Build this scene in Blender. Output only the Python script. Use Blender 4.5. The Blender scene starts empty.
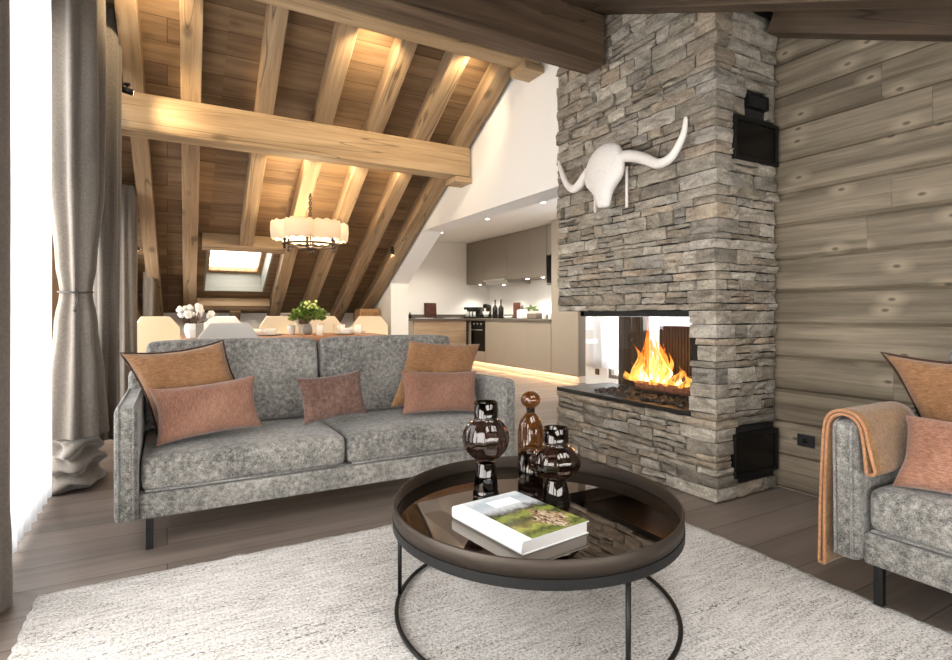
import bpy, bmesh, math, random
from mathutils import Vector, Matrix, Euler, noise

scn = bpy.context.scene
COL = scn.collection
PI = math.pi
rad = math.radians

# ------------------------------------------------------------------ helpers
def S(r, g, b):
    def f(c):
        c /= 255.0
        return c / 12.92 if c <= 0.04045 else ((c + 0.055) / 1.055) ** 2.4
    return (f(r), f(g), f(b), 1.0)

class MB:
    """mesh collector"""
    def __init__(s):
        s.v, s.f, s.m, s.sm = [], [], [], []
    def add(s, vs, fs, mi=0, smooth=False):
        b = len(s.v)
        s.v += [tuple(x) for x in vs]
        for f in fs:
            s.f.append(tuple(b + i for i in f)); s.m.append(mi); s.sm.append(smooth)
    def box(s, x0, x1, y0, y1, z0, z1, mi=0, mat=None):
        vs = [Vector((x, y, z)) for x in (x0, x1) for y in (y0, y1) for z in (z0, z1)]
        if mat is not None: vs = [mat @ v for v in vs]
        s.add(vs, [(0, 1, 3, 2), (4, 6, 7, 5), (0, 4, 5, 1), (2, 3, 7, 6), (0, 2, 6, 4), (1, 5, 7, 3)], mi)
    def prism(s, poly, axis, a0, a1, mi=0):
        """poly of 2D points extruded along axis ('x': (y,z), 'y': (x,z), 'z': (x,y))"""
        def P(p, a):
            return {'x': (a, p[0], p[1]), 'y': (p[0], a, p[1]), 'z': (p[0], p[1], a)}[axis]
        n = len(poly)
        vs = [P(p, a0) for p in poly] + [P(p, a1) for p in poly]
        fs = [tuple(range(n)), tuple(range(2 * n - 1, n - 1, -1))]
        fs += [(i, (i + 1) % n, n + (i + 1) % n, n + i) for i in range(n)]
        s.add(vs, fs, mi)
    def lathe(s, prof, seg=24, c=(0, 0, 0), mi=0, smooth=True, sx=1.0, flute=0, fa=0.0):
        b = []
        n = len(prof)
        for (r, z) in prof:
            for k in range(seg):
                t = 2 * PI * k / seg
                rr = r * (1 + (fa * math.cos(flute * t) if flute else 0))
                b.append((c[0] + rr * math.cos(t) * sx, c[1] + rr * math.sin(t), c[2] + z))
        fs = []
        for i in range(n - 1):
            for k in range(seg):
                k2 = (k + 1) % seg
                fs.append((i * seg + k, i * seg + k2, (i + 1) * seg + k2, (i + 1) * seg + k))
        s.add(b, fs, mi, smooth)
    def tube(s, pts, r, seg=10, mi=0, smooth=True, closed=False):
        pts = [Vector(p) for p in pts]
        n = len(pts)
        rs = r if isinstance(r, (list, tuple)) else [r] * n
        vs = []
        ref = None
        for i, p in enumerate(pts):
            if closed: d = pts[(i + 1) % n] - pts[i - 1]
            else: d = pts[min(i + 1, n - 1)] - pts[max(i - 1, 0)]
            d.normalize()
            if ref is None:
                ref = Vector((0, 0, 1)) if abs(d.z) < .9 else Vector((1, 0, 0))
            a = d.cross(ref)
            if a.length < 1e-5: a = d.cross(Vector((0.3, 1, .2)))
            a.normalize(); bb = a.cross(d).normalized(); ref = bb
            for k in range(seg):
                t = 2 * PI * k / seg
                vs.append(p + (a * math.cos(t) + bb * math.sin(t)) * rs[i])
        fs = []
        m = n if closed else n - 1
        for i in range(m):
            j = (i + 1) % n
            for k in range(seg):
                k2 = (k + 1) % seg
                fs.append((i * seg + k, i * seg + k2, j * seg + k2, j * seg + k))
        if not closed:
            fs.append(tuple(range(seg - 1, -1, -1))); fs.append(tuple((n - 1) * seg + k for k in range(seg)))
        s.add(vs, fs, mi, smooth)
    def ball(s, c, r, seg=12, rings=8, mi=0, sc=(1, 1, 1), jit=0, rng=None):
        vs = [(c[0], c[1], c[2] - r * sc[2])]
        for i in range(1, rings):
            t = PI * i / rings
            for k in range(seg):
                p = 2 * PI * k / seg
                q = 1 + (rng.uniform(-jit, jit) if rng else 0)
                vs.append((c[0] + q * r * sc[0] * math.sin(t) * math.cos(p), c[1] + q * r * sc[1] * math.sin(t) * math.sin(p), c[2] - q * r * sc[2] * math.cos(t)))
        vs.append((c[0], c[1], c[2] + r * sc[2]))
        fs = []
        for k in range(seg): fs.append((0, 1 + (k + 1) % seg, 1 + k))
        for i in range(rings - 2):
            for k in range(seg):
                a = 1 + i * seg + k; b = 1 + i * seg + (k + 1) % seg
                fs.append((a, b, b + seg, a + seg))
        t = len(vs) - 1; o = 1 + (rings - 2) * seg
        for k in range(seg): fs.append((o + k, o + (k + 1) % seg, t))
        s.add(vs, fs, mi, True)
    def build(s, name, mats, parent=None, bevel=0, bseg=2, subsurf=0, solid=0, smooth=None, fixn=True):
        me = bpy.data.meshes.new(name)
        me.from_pydata(s.v, [], s.f)
        for p, m, sm in zip(me.polygons, s.m, s.sm):
            p.material_index = m; p.use_smooth = sm if smooth is None else smooth
        if fixn:
            bm = bmesh.new(); bm.from_mesh(me)
            bmesh.ops.recalc_face_normals(bm, faces=bm.faces)
            bm.to_mesh(me); bm.free()
        for m in (mats if isinstance(mats, (list, tuple)) else [mats]): me.materials.append(m)
        o = bpy.data.objects.new(name, me); COL.objects.link(o)
        if parent: o.parent = parent
        if solid:
            md = o.modifiers.new('so', 'SOLIDIFY'); md.thickness = solid; md.offset = 0
        if bevel:
            md = o.modifiers.new('bv', 'BEVEL'); md.width = bevel; md.segments = bseg; md.limit_method = 'ANGLE'; md.angle_limit = rad(40)
            for p in me.polygons: p.use_smooth = True
            try:
                md.harden_normals = False
            except Exception: pass
            md2 = o.modifiers.new('wn', 'WEIGHTED_NORMAL'); md2.keep_sharp = True
        if subsurf:
            md = o.modifiers.new('ss', 'SUBSURF'); md.levels = subsurf; md.render_levels = subsurf
            for p in me.polygons: p.use_smooth = True
        return o

def tag(o, label=None, cat=None, group=None, kind=None):
    if label: o['label'] = label
    if cat: o['category'] = cat
    if group: o['group'] = group
    if kind: o['kind'] = kind
    return o
def thing(name, label, cat, loc=(0, 0, 0), rz=0, group=None):
    o = bpy.data.objects.new(name, None); COL.objects.link(o)
    o.location = loc; o.rotation_euler = (0, 0, rz); o.empty_display_size = .1
    return tag(o, label, cat, group)
def struct(o):
    o['kind'] = 'structure'; return o
def dup(root, loc=None, rot=None, label=None, parent=None, scale=None):
    r = root.copy(); COL.objects.link(r)
    if parent is not None: r.parent = parent
    if loc is not None: r.location = loc
    if rot is not None: r.rotation_euler = rot
    if scale is not None: r.scale = scale
    if label: r['label'] = label
    for ch in list(root.children): dup(ch, parent=r)
    return r

# ------------------------------------------------------------------ materials
def newmat(name):
    m = bpy.data.materials.new(name); m.use_nodes = True
    nt = m.node_tree; nt.nodes.clear()
    return m, nt
class N:
    def __init__(s, nt): s.nt = nt
    def __call__(s, typ, **kw):
        n = s.nt.nodes.new(typ)
        for k, v in kw.items():
            if k in n.inputs: n.inputs[k].default_value = v
            else: setattr(n, k, v)
        return n
    def link(s, a, ao, b, bi): s.nt.links.new(a.outputs[ao], b.inputs[bi])
def finish(nt, shader, out='BSDF'):
    o = nt.nodes.new('ShaderNodeOutputMaterial'); nt.links.new(shader.outputs[out], o.inputs['Surface'])
def ramp(nt, stops):
    r = nt.nodes.new('ShaderNodeValToRGB'); e = r.color_ramp.elements
    while len(e) < len(stops): e.new(.5)
    for i, (p, c) in enumerate(stops): e[i].position = p; e[i].color = c
    return r
def plain(name, col, rough=.5, metal=0, spec=.5, bump=0, bscale=200, emis=None, estr=0, var=0, coat=0):
    m, nt = newmat(name); n = N(nt)
    p = n('ShaderNodeBsdfPrincipled'); p.inputs['Base Color'].default_value = col
    p.inputs['Roughness'].default_value = rough; p.inputs['Metallic'].default_value = metal
    p.inputs['Specular IOR Level'].default_value = spec; p.inputs['Coat Weight'].default_value = coat
    if emis: p.inputs['Emission Color'].default_value = emis; p.inputs['Emission Strength'].default_value = estr
    if bump or var:
        tc = n('ShaderNodeTexCoord'); nz = n('ShaderNodeTexNoise', Scale=bscale, Detail=4.0)
        n.link(tc, 'Object', nz, 'Vector')
        if bump:
            b = n('ShaderNodeBump', Strength=bump, Distance=.01); n.link(nz, 'Fac', b, 'Height'); n.link(b, 'Normal', p, 'Normal')
        if var:
            r = ramp(nt, [(.3, tuple(c * (1 - var) for c in col[:3]) + (1,)), (.7, tuple(min(1, c * (1 + var)) for c in col[:3]) + (1,))])
            n.link(nz, 'Fac', r, 'Fac'); n.link(r, 'Color', p, 'Base Color')
    finish(nt, p); return m
def wood(name, dark, mid, light, axis=0, grain=1.0, rough=.6, island=.25, knots=.5, plank=None, bump=.35, crack=False, knot2d=None):
    """wood with grain along a local axis; plank=(length,width,axis_u,axis_v) adds board seams"""
    m, nt = newmat(name); n = N(nt)
    tc = n('ShaderNodeTexCoord'); geo = n('ShaderNodeNewGeometry'); oi = n('ShaderNodeObjectInfo')
    rnd = n('ShaderNodeMath', operation='ADD'); n.link(geo, 'Random Per Island', rnd, 0); n.link(oi, 'Random', rnd, 1)
    sc = n('ShaderNodeVectorMath', operation='SCALE'); sc.inputs[0].default_value = (31, 17, 23); n.link(rnd, 'Value', sc, 'Scale')
    ad = n('ShaderNodeVectorMath', operation='ADD'); n.link(tc, 'Object', ad, 0); n.link(sc, 'Vector', ad, 1)
    vec = ad; vo = 'Vector'
    br = None
    if plank:
        L, W, au, av = plank
        sp = n('ShaderNodeSeparateXYZ'); n.link(tc, 'Object', sp, 'Vector')
        cb = n('ShaderNodeCombineXYZ'); n.link(sp, 'XYZ'[au], cb, 'X'); n.link(sp, 'XYZ'[av], cb, 'Y')
        br = n('ShaderNodeTexBrick'); n.link(cb, 'Vector', br, 'Vector')
        br.inputs['Scale'].default_value = 1; br.inputs['Brick Width'].default_value = L; br.inputs['Row Height'].default_value = W
        br.inputs['Mortar Size'].default_value = .0022; br.inputs['Mortar Smooth'].default_value = .3; br.inputs['Bias'].default_value = 0
        br.inputs['Color1'].default_value = (0, 0, 0, 1); br.inputs['Color2'].default_value = (1, 1, 1, 1); br.inputs['Mortar'].default_value = (.5, .5, .5, 1)
        br.offset = .37
        s2 = n('ShaderNodeVectorMath', operation='SCALE'); n.link(br, 'Color', s2, 0); s2.inputs['Scale'].default_value = 13.7
        a2 = n('ShaderNodeVectorMath', operation='ADD'); n.link(ad, 'Vector', a2, 0); n.link(s2, 'Vector', a2, 1)
        vec = a2
    st = [14.0 * grain] * 3; st[axis] = .9 * grain
    mp = n('ShaderNodeMapping'); mp.inputs['Scale'].default_value = st; n.link(vec, vo, mp, 'Vector')
    nz = n('ShaderNodeTexNoise', Scale=1.0, Detail=6.0, Roughness=.6, Distortion=.35); n.link(mp, 'Vector', nz, 'Vector')
    st2 = [90.0 * grain] * 3; st2[axis] = 3.0 * grain
    mp2 = n('ShaderNodeMapping'); mp2.inputs['Scale'].default_value = st2; n.link(vec, vo, mp2, 'Vector')
    fi = n('ShaderNodeTexNoise', Scale=1.0, Detail=3.0); n.link(mp2, 'Vector', fi, 'Vector')
    st3 = [1.6] * 3; st3[axis] = .5
    mp3 = n('ShaderNodeMapping'); mp3.inputs['Scale'].default_value = st3; n.link(vec, vo, mp3, 'Vector')
    lo = n('ShaderNodeTexNoise', Scale=1.0, Detail=2.0); n.link(mp3, 'Vector', lo, 'Vector')
    mx = n('ShaderNodeMath', operation='MULTIPLY_ADD'); n.link(nz, 'Fac', mx, 0); mx.inputs[1].default_value = .62
    m2 = n('ShaderNodeMath', operation='MULTIPLY'); n.link(fi, 'Fac', m2, 0); m2.inputs[1].default_value = .22; n.link(m2, 'Value', mx, 2)
    m3 = n('ShaderNodeMath', operation='MULTIPLY_ADD'); n.link(lo, 'Fac', m3, 0); m3.inputs[1].default_value = .3; n.link(mx, 'Value', m3, 2)
    m4 = n('ShaderNodeMath', operation='MULTIPLY_ADD'); n.link(rnd, 'Value', m4, 0); m4.inputs[1].default_value = island * .12; n.link(m3, 'Value', m4, 2)
    last = m4
    if br:
        m5 = n('ShaderNodeMath', operation='MULTIPLY_ADD'); n.link(br, 'Color', m5, 0); m5.inputs[1].default_value = island * .6; n.link(last, 'Value', m5, 2); last = m5
        m6 = n('ShaderNodeMath', operation='SUBTRACT'); n.link(last, 'Value', m6, 0); m6.inputs[1].default_value = island * .3; last = m6
    rp = ramp(nt, [(.36, dark), (.55, mid), (.78, light)]); n.link(last, 'Value', rp, 'Fac')
    col = rp; co = 'Color'
    if knots:
        st4 = [5.0] * 3; st4[axis] = 2.6
        mp4 = n('ShaderNodeMapping'); mp4.inputs['Scale'].default_value = st4; n.link(vec, vo, mp4, 'Vector')
        vo4 = n('ShaderNodeTexVoronoi', Scale=1.0)
        if knot2d:
            vo4.voronoi_dimensions = '2D'
            s4 = n('ShaderNodeSeparateXYZ'); n.link(mp4, 'Vector', s4, 'Vector'); c4 = n('ShaderNodeCombineXYZ')
            n.link(s4, 'XYZ'[knot2d[0]], c4, 'X'); n.link(s4, 'XYZ'[knot2d[1]], c4, 'Y'); n.link(c4, 'Vector', vo4, 'Vector')
            kr = ramp(nt, [(.025, (knots, knots, knots, 1)), (.06, (0, 0, 0, 1))]); n.link(vo4, 'Distance', kr, 'Fac')
            # pale halo of sapwood round each knot
            ka = ramp(nt, [(.05, (.75, .75, .75, 1)), (.22, (0, 0, 0, 1))]); n.link(vo4, 'Distance', ka, 'Fac')
            mh = n('ShaderNodeMixRGB', blend_type='MIX'); n.link(ka, 'Color', mh, 'Fac'); n.link(rp, 'Color', mh, 'Color1'); mh.inputs['Color2'].default_value = tuple(min(1, c * 1.15) for c in light[:3]) + (1,)
            rp = mh
        else:
            n.link(mp4, 'Vector', vo4, 'Vector')
            kr = ramp(nt, [(.08, (knots, knots, knots, 1)), (.2, (0, 0, 0, 1))]); n.link(vo4, 'Distance', kr, 'Fac')
        mk = n('ShaderNodeMixRGB', blend_type='MIX'); n.link(kr, 'Color', mk, 'Fac'); n.link(rp, 'Color', mk, 'Color1')
        mk.inputs['Color2'].default_value = tuple(c * .38 for c in dark[:3]) + (1,)
        col = mk
    if br:
        ms = n('ShaderNodeMixRGB', blend_type='MIX'); n.link(br, 'Fac', ms, 'Fac'); n.link(col, co, ms, 'Color1')
        ms.inputs['Color2'].default_value = tuple(c * .3 for c in dark[:3]) + (1,); col = ms
    if crack:
        st5 = [6.0] * 3; st5[axis] = .35
        mp5 = n('ShaderNodeMapping'); mp5.inputs['Scale'].default_value = st5; n.link(vec, vo, mp5, 'Vector')
        cz = n('ShaderNodeTexNoise', Scale=1.0, Detail=2.0, Distortion=.3); n.link(mp5, 'Vector', cz, 'Vector')
        sb = n('ShaderNodeMath', operation='SUBTRACT'); n.link(cz, 'Fac', sb, 0); sb.inputs[1].default_value = .5
        ab = n('ShaderNodeMath', operation='ABSOLUTE'); n.link(sb, 'Value', ab, 0)
        cr = ramp(nt, [(.0015, (.75, .75, .75, 1)), (.006, (0, 0, 0, 1))]); n.link(ab, 'Value', cr, 'Fac')
        mc = n('ShaderNodeMixRGB', blend_type='MIX'); n.link(cr, 'Color', mc, 'Fac'); n.link(col, co, mc, 'Color1')
        mc.inputs['Color2'].default_value = tuple(c * .4 for c in dark[:3]) + (1,); col = mc
    p = n('ShaderNodeBsdfPrincipled'); p.inputs['Roughness'].default_value = rough; p.inputs['Specular IOR Level'].default_value = .3
    n.link(col, co, p, 'Base Color')
    b = n('ShaderNodeBump', Strength=bump, Distance=.006); n.link(m3, 'Value', b, 'Height'); n.link(b, 'Normal', p, 'Normal')
    finish(nt, p); return m
def fabric(name, c1, c2, c3=None, s1=60, s2=350, rough=.95, bump=.5, sheen=.3, stretch=None, blotch=6):
    m, nt = newmat(name); n = N(nt)
    tc = n('ShaderNodeTexCoord'); mp = n('ShaderNodeMapping'); n.link(tc, 'Object', mp, 'Vector')
    if stretch: mp.inputs['Scale'].default_value = stretch
    a = n('ShaderNodeTexNoise', Scale=s1, Detail=5.0, Roughness=.7); n.link(mp, 'Vector', a, 'Vector')
    b = n('ShaderNodeTexNoise', Scale=s2, Detail=2.0); n.link(mp, 'Vector', b, 'Vector')
    c = n('ShaderNodeTexNoise', Scale=blotch, Detail=3.0); n.link(tc, 'Object', c, 'Vector')
    x = n('ShaderNodeMath', operation='MULTIPLY_ADD'); n.link(a, 'Fac', x, 0); x.inputs[1].default_value = .5
    y = n('ShaderNodeMath', operation='MULTIPLY'); n.link(b, 'Fac', y, 0); y.inputs[1].default_value = .35; n.link(y, 'Value', x, 2)
    z = n('ShaderNodeMath', operation='MULTIPLY_ADD'); n.link(c, 'Fac', z, 0); z.inputs[1].default_value = .3; n.link(x, 'Value', z, 2)
    rp = ramp(nt, [(.44, c1), (.57, c2), (.70, c3 or c2)]); n.link(z, 'Value', rp, 'Fac')
    p = n('ShaderNodeBsdfPrincipled'); p.inputs['Roughness'].default_value = rough; p.inputs['Specular IOR Level'].default_value = .1
    p.inputs['Sheen Weight'].default_value = sheen; n.link(rp, 'Color', p, 'Base Color')
    bp = n('ShaderNodeBump', Strength=bump, Distance=.004); n.link(x, 'Value', bp, 'Height'); n.link(bp, 'Normal', p, 'Normal')
    finish(nt, p); return m
def emit(name, col, s):
    m, nt = newmat(name); n = N(nt); e = n('ShaderNodeEmission', Color=col, Strength=s); finish(nt, e, 'Emission'); return m
def arch_glass(name, tint=(1, 1, 1, 1), refl=.3):
    m, nt = newmat(name); n = N(nt)
    t = n('ShaderNodeBsdfTransparent', Color=tint); g = n('ShaderNodeBsdfGlossy', Roughness=.01)
    fr = n('ShaderNodeLayerWeight', Blend=.5); pw = n('ShaderNodeMath', operation='POWER'); n.link(fr, 'Facing', pw, 0); pw.inputs[1].default_value = 4.0
    ml = n('ShaderNodeMath', operation='MULTIPLY_ADD'); n.link(pw, 'Value', ml, 0); ml.inputs[1].default_value = refl; ml.inputs[2].default_value = .03
    mx = n('ShaderNodeMixShader'); n.link(ml, 'Value', mx, 'Fac'); n.link(t, 'BSDF', mx, 1); n.link(g, 'BSDF', mx, 2)
    finish(nt, mx, 'Shader'); return m
def smoked_glass(name, tint, refl=1.6):
    """thin-walled coloured glass: tinted see-through wall with mirror-like sheen"""
    m, nt = newmat(name); n = N(nt)
    t = n('ShaderNodeBsdfTransparent', Color=tint); g = n('ShaderNodeBsdfGlossy', Roughness=.03)
    g.inputs['Color'].default_value = (.95, .9, .86, 1)
    fr = n('ShaderNodeLayerWeight', Blend=.5); pw = n('ShaderNodeMath', operation='POWER'); n.link(fr, 'Facing', pw, 0); pw.inputs[1].default_value = 3.0
    ml = n('ShaderNodeMath', operation='MULTIPLY_ADD', use_clamp=True); n.link(pw, 'Value', ml, 0); ml.inputs[1].default_value = refl * .6; ml.inputs[2].default_value = .07
    mx = n('ShaderNodeMixShader'); n.link(ml, 'Value', mx, 'Fac'); n.link(t, 'BSDF', mx, 1); n.link(g, 'BSDF', mx, 2)
    finish(nt, mx, 'Shader'); return m

M = {}
M['beam_x'] = wood('beam_x', S(104, 84, 62), S(150, 126, 96), S(182, 158, 126), 0, knots=.5, crack=True)
M['beam_shaded'] = wood('beam_shaded', S(50, 39, 30), S(80, 64, 50), S(112, 93, 74), 0, knots=.6, crack=True)  # beam wood darkened to stand in for shade on its near side
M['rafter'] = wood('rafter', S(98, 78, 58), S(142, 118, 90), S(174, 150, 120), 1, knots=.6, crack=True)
M['rafter_shaded'] = wood('rafter_shaded', S(46, 37, 30), S(74, 61, 49), S(104, 88, 71), 1, knots=.7, crack=True)  # rafter wood with the near slope's shade put into its colour
M['ceil_planks'] = wood('ceil_planks', S(74, 56, 40), S(112, 89, 65), S(144, 118, 88), 0, plank=(3.4, .19, 0, 1), island=.2, knots=.4)
M['log'] = wood('log', S(74, 66, 55), S(106, 96, 81), S(148, 136, 117), 1, grain=1.1, island=.3, knots=.7, rough=.7, crack=False, knot2d=(1, 2))
M['floor'] = wood('floor', S(84, 74, 67), S(110, 99, 91), S(134, 122, 113), 0, grain=.5, plank=(2.1, .21, 0, 1), island=.2, knots=.15, rough=.45, bump=.15)
M['white_wall'] = plain('white_wall', S(238, 236, 231), .9, bump=.05, bscale=90)
M['sofa'] = fabric('sofa', S(62, 61, 59), S(119, 117, 112), S(164, 161, 154), s1=45, s2=240, bump=.7, blotch=3.2)
M['sofa_pipe'] = fabric('sofa_pipe', S(76, 75, 74), S(116, 115, 112), S(150, 149, 146), s1=60, s2=240)
M['mustard'] = fabric('mustard', S(100, 71, 46), S(132, 96, 66), S(158, 120, 87), s1=40, s2=220, stretch=(1, 1, 5), blotch=5)
M['mustard_trim'] = plain('mustard_trim', S(62, 36, 20), .9)
M['rust'] = fabric('rust', S(92, 64, 51), S(124, 89, 73), S(152, 116, 98), s1=50, s2=220, stretch=(5, 5, 1), blotch=5)
M['rust_pink'] = fabric('rust_pink', S(106, 72, 56), S(138, 98, 79), S(166, 126, 104), s1=50, s2=220, stretch=(1, 1, 4), blotch=5)
M['mauve'] = fabric('mauve', S(70, 50, 43), S(97, 73, 64), S(122, 97, 87), s1=50, s2=260, blotch=6)
M['throw'] = fabric('throw', S(92, 68, 42), S(122, 92, 60), S(146, 114, 80), s1=80, s2=300, blotch=8)
M['throw_edge'] = fabric('throw_edge', S(134, 92, 60), S(158, 112, 78), S(178, 132, 98), s1=80, s2=300)
M['drape'] = fabric('drape', S(88, 82, 75), S(103, 96, 88), S(118, 110, 101), s1=90, s2=400, blotch=1, bump=.1)
M['black_metal'] = plain('black_metal', S(30, 30, 30), .45, .6)
M['black_matte'] = plain('black_matte', S(18, 18, 18), .7)
M['bronze'] = plain('bronze', S(66, 58, 51), .5, .7, var=.12, bscale=6)
M['mirror'] = plain('mirror', (.19, .155, .125, 1), .015, 1.0)
M['granite'] = plain('granite', S(34, 32, 31), .35, var=.3, bscale=120)
M['dark_glass'] = plain('dark_glass', S(8, 8, 8), .25, 0, .25)
M['clear_glass'] = arch_glass('clear_glass')
M['win_glass'] = arch_glass('win_glass', refl=.3)
M['vase_smoke'] = smoked_glass('vase_smoke', (.36, .28, .26, 1), .8)
M['vase_base'] = smoked_glass('vase_base', (.06, .052, .052, 1), .7)
M['amber'] = smoked_glass('amber', (.56, .36, .17, 1), .8)
M['amber_dark'] = smoked_glass('amber_dark', (.10, .06, .04, 1), .7)
M['porcelain'] = plain('porcelain', S(238, 236, 232), .25)
M['paper'] = plain('paper', S(240, 240, 238), .6)
M['cover_white'] = plain('cover_white', S(236, 239, 240), .4)
M['bone'] = plain('bone', S(222, 217, 211), .6, bump=.25, bscale=60, var=.03)
M['cream_seat'] = plain('cream_seat', S(236, 220, 192), .7, bump=.1)
M['white_seat'] = plain('white_seat', S(240, 238, 232), .6)
M['table_wood'] = wood('table_wood', S(150, 104, 76), S(186, 138, 106), S(206, 164, 132), 0, island=.2, knots=.1)
M['oak'] = wood('oak', S(120, 86, 56), S(162, 124, 84), S(186, 150, 110), 2, island=.2, knots=.3)
M['taupe'] = plain('taupe', S(150, 138, 122), .5)
M['taupe_dark'] = plain('taupe_dark', S(124, 114, 102), .5)
M['panel_wood'] = wood('panel_wood', S(134, 112, 88), S(162, 138, 112), S(182, 160, 134), 0, island=.1, knots=.1)
M['counter'] = plain('counter', S(96, 88, 78), .4, var=.15, bscale=60)
M['steel'] = plain('steel', S(190, 186, 180), .3, .9)
M['plinth'] = plain('plinth', S(214, 200, 184), .5)
M['iron'] = plain('iron', S(46, 34, 26), .6, .3)
M['leaf'] = plain('leaf', S(96, 122, 52), .55, var=.35, bscale=30)
M['leaf_light'] = plain('leaf_light', S(196, 206, 130), .6, var=.2, bscale=30)
M['stem'] = plain('stem', S(82, 62, 44), .8)
M['cotton'] = plain('cotton', S(240, 237, 230), .95, bump=.5, bscale=120)
M['grey_ceramic'] = plain('grey_ceramic', S(150, 148, 144), .5)
M['bottle_dark'] = plain('bottle_dark', S(24, 22, 20), .2)
M['socket'] = plain('socket', S(34, 34, 36), .4)
M['cord'] = plain('cord', S(52, 46, 42), .7)
M['pebble'] = plain('pebble', S(44, 42, 40), .6, var=.6, bscale=25)
M['bulb_warm'] = emit('bulb_warm', (1, .78, .5, 1), 9)
M['led_white'] = emit('led_white', (1, .86, .68, 1), 25)

def mat_sheer():
    m, nt = newmat('sheer'); n = N(nt)
    d = n('ShaderNodeBsdfDiffuse', Color=(.92, .93, .95, 1)); t = n('ShaderNodeBsdfTranslucent', Color=(.94, .95, .97, 1)); tr = n('ShaderNodeBsdfTransparent', Color=(1, 1, 1, 1))
    a = n('ShaderNodeMixShader', Fac=.62); n.link(d, 'BSDF', a, 1); n.link(t, 'BSDF', a, 2)
    b = n('ShaderNodeMixShader', Fac=.12); n.link(a, 'Shader', b, 1); n.link(tr, 'BSDF', b, 2)
    finish(nt, b, 'Shader'); return m
M['sheer'] = mat_sheer()
def mat_shade():
    m, nt = newmat('lamp_fabric'); n = N(nt)
    d = n('ShaderNodeBsdfDiffuse', Color=(.86, .78, .68, 1)); t = n('ShaderNodeBsdfTranslucent', Color=(.9, .8, .66, 1))
    a = n('ShaderNodeMixShader', Fac=.5); n.link(d, 'BSDF', a, 1); n.link(t, 'BSDF', a, 2); finish(nt, a, 'Shader'); return m
M['shade'] = mat_shade()
def mat_stone():
    m, nt = newmat('stone'); n = N(nt)
    geo = n('ShaderNodeNewGeometry'); tc = n('ShaderNodeTexCoord')
    sc = n('ShaderNodeVectorMath', operation='SCALE'); sc.inputs[0].default_value = (13, 29, 7); n.link(geo, 'Random Per Island', sc, 'Scale')
    ad = n('ShaderNodeVectorMath', operation='ADD'); n.link(tc, 'Object', ad, 0); n.link(sc, 'Vector', ad, 1)
    mp = n('ShaderNodeMapping'); mp.inputs['Scale'].default_value = (5, 5, 14); n.link(ad, 'Vector', mp, 'Vector')
    a = n('ShaderNodeTexNoise', Scale=1.4, Detail=8.0, Roughness=.68, Distortion=.6); n.link(mp, 'Vector', a, 'Vector')
    f = n('ShaderNodeTexNoise', Scale=70.0, Detail=5.0, Roughness=.7); n.link(ad, 'Vector', f, 'Vector')
    base = ramp(nt, [(0, S(122, 115, 105)), (.2, S(164, 157, 145)), (.38, S(140, 130, 116)), (.55, S(184, 177, 165)), (.72, S(150, 145, 137)), (.86, S(166, 152, 134)), (1, S(130, 126, 119))])
    n.link(geo, 'Random Per Island', base, 'Fac')
    vr = ramp(nt, [(.3, (.42, .40, .37, 1)), (.5, (.95, .945, .93, 1)), (.70, (1.5, 1.47, 1.42, 1))]); n.link(a, 'Fac', vr, 'Fac')
    mu = n('ShaderNodeMixRGB', blend_type='MULTIPLY', Fac=1.0); n.link(base, 'Color', mu, 'Color1'); n.link(vr, 'Color', mu, 'Color2')
    sp = ramp(nt, [(.35, (.55, .55, .55, 1)), (.62, (1.2, 1.2, 1.2, 1))]); n.link(f, 'Fac', sp, 'Fac')
    m2 = n('ShaderNodeMixRGB', blend_type='MULTIPLY', Fac=.6); n.link(mu, 'Color', m2, 'Color1'); n.link(sp, 'Color', m2, 'Color2')
    p = n('ShaderNodeBsdfPrincipled', Roughness=.85); p.inputs['Specular IOR Level'].default_value = .25
    n.link(m2, 'Color', p, 'Base Color')
    h = n('ShaderNodeMath', operation='MULTIPLY_ADD'); n.link(f, 'Fac', h, 0); h.inputs[1].default_value = .35; n.link(a, 'Fac', h, 2)
    b = n('ShaderNodeBump', Strength=1.0, Distance=.018); n.link(h, 'Value', b, 'Height'); n.link(b, 'Normal', p, 'Normal')
    finish(nt, p); return m
M['stone'] = mat_stone()
M['mortar'] = plain('mortar', S(30, 28, 26), .95, bump=.6, bscale=80)
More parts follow.
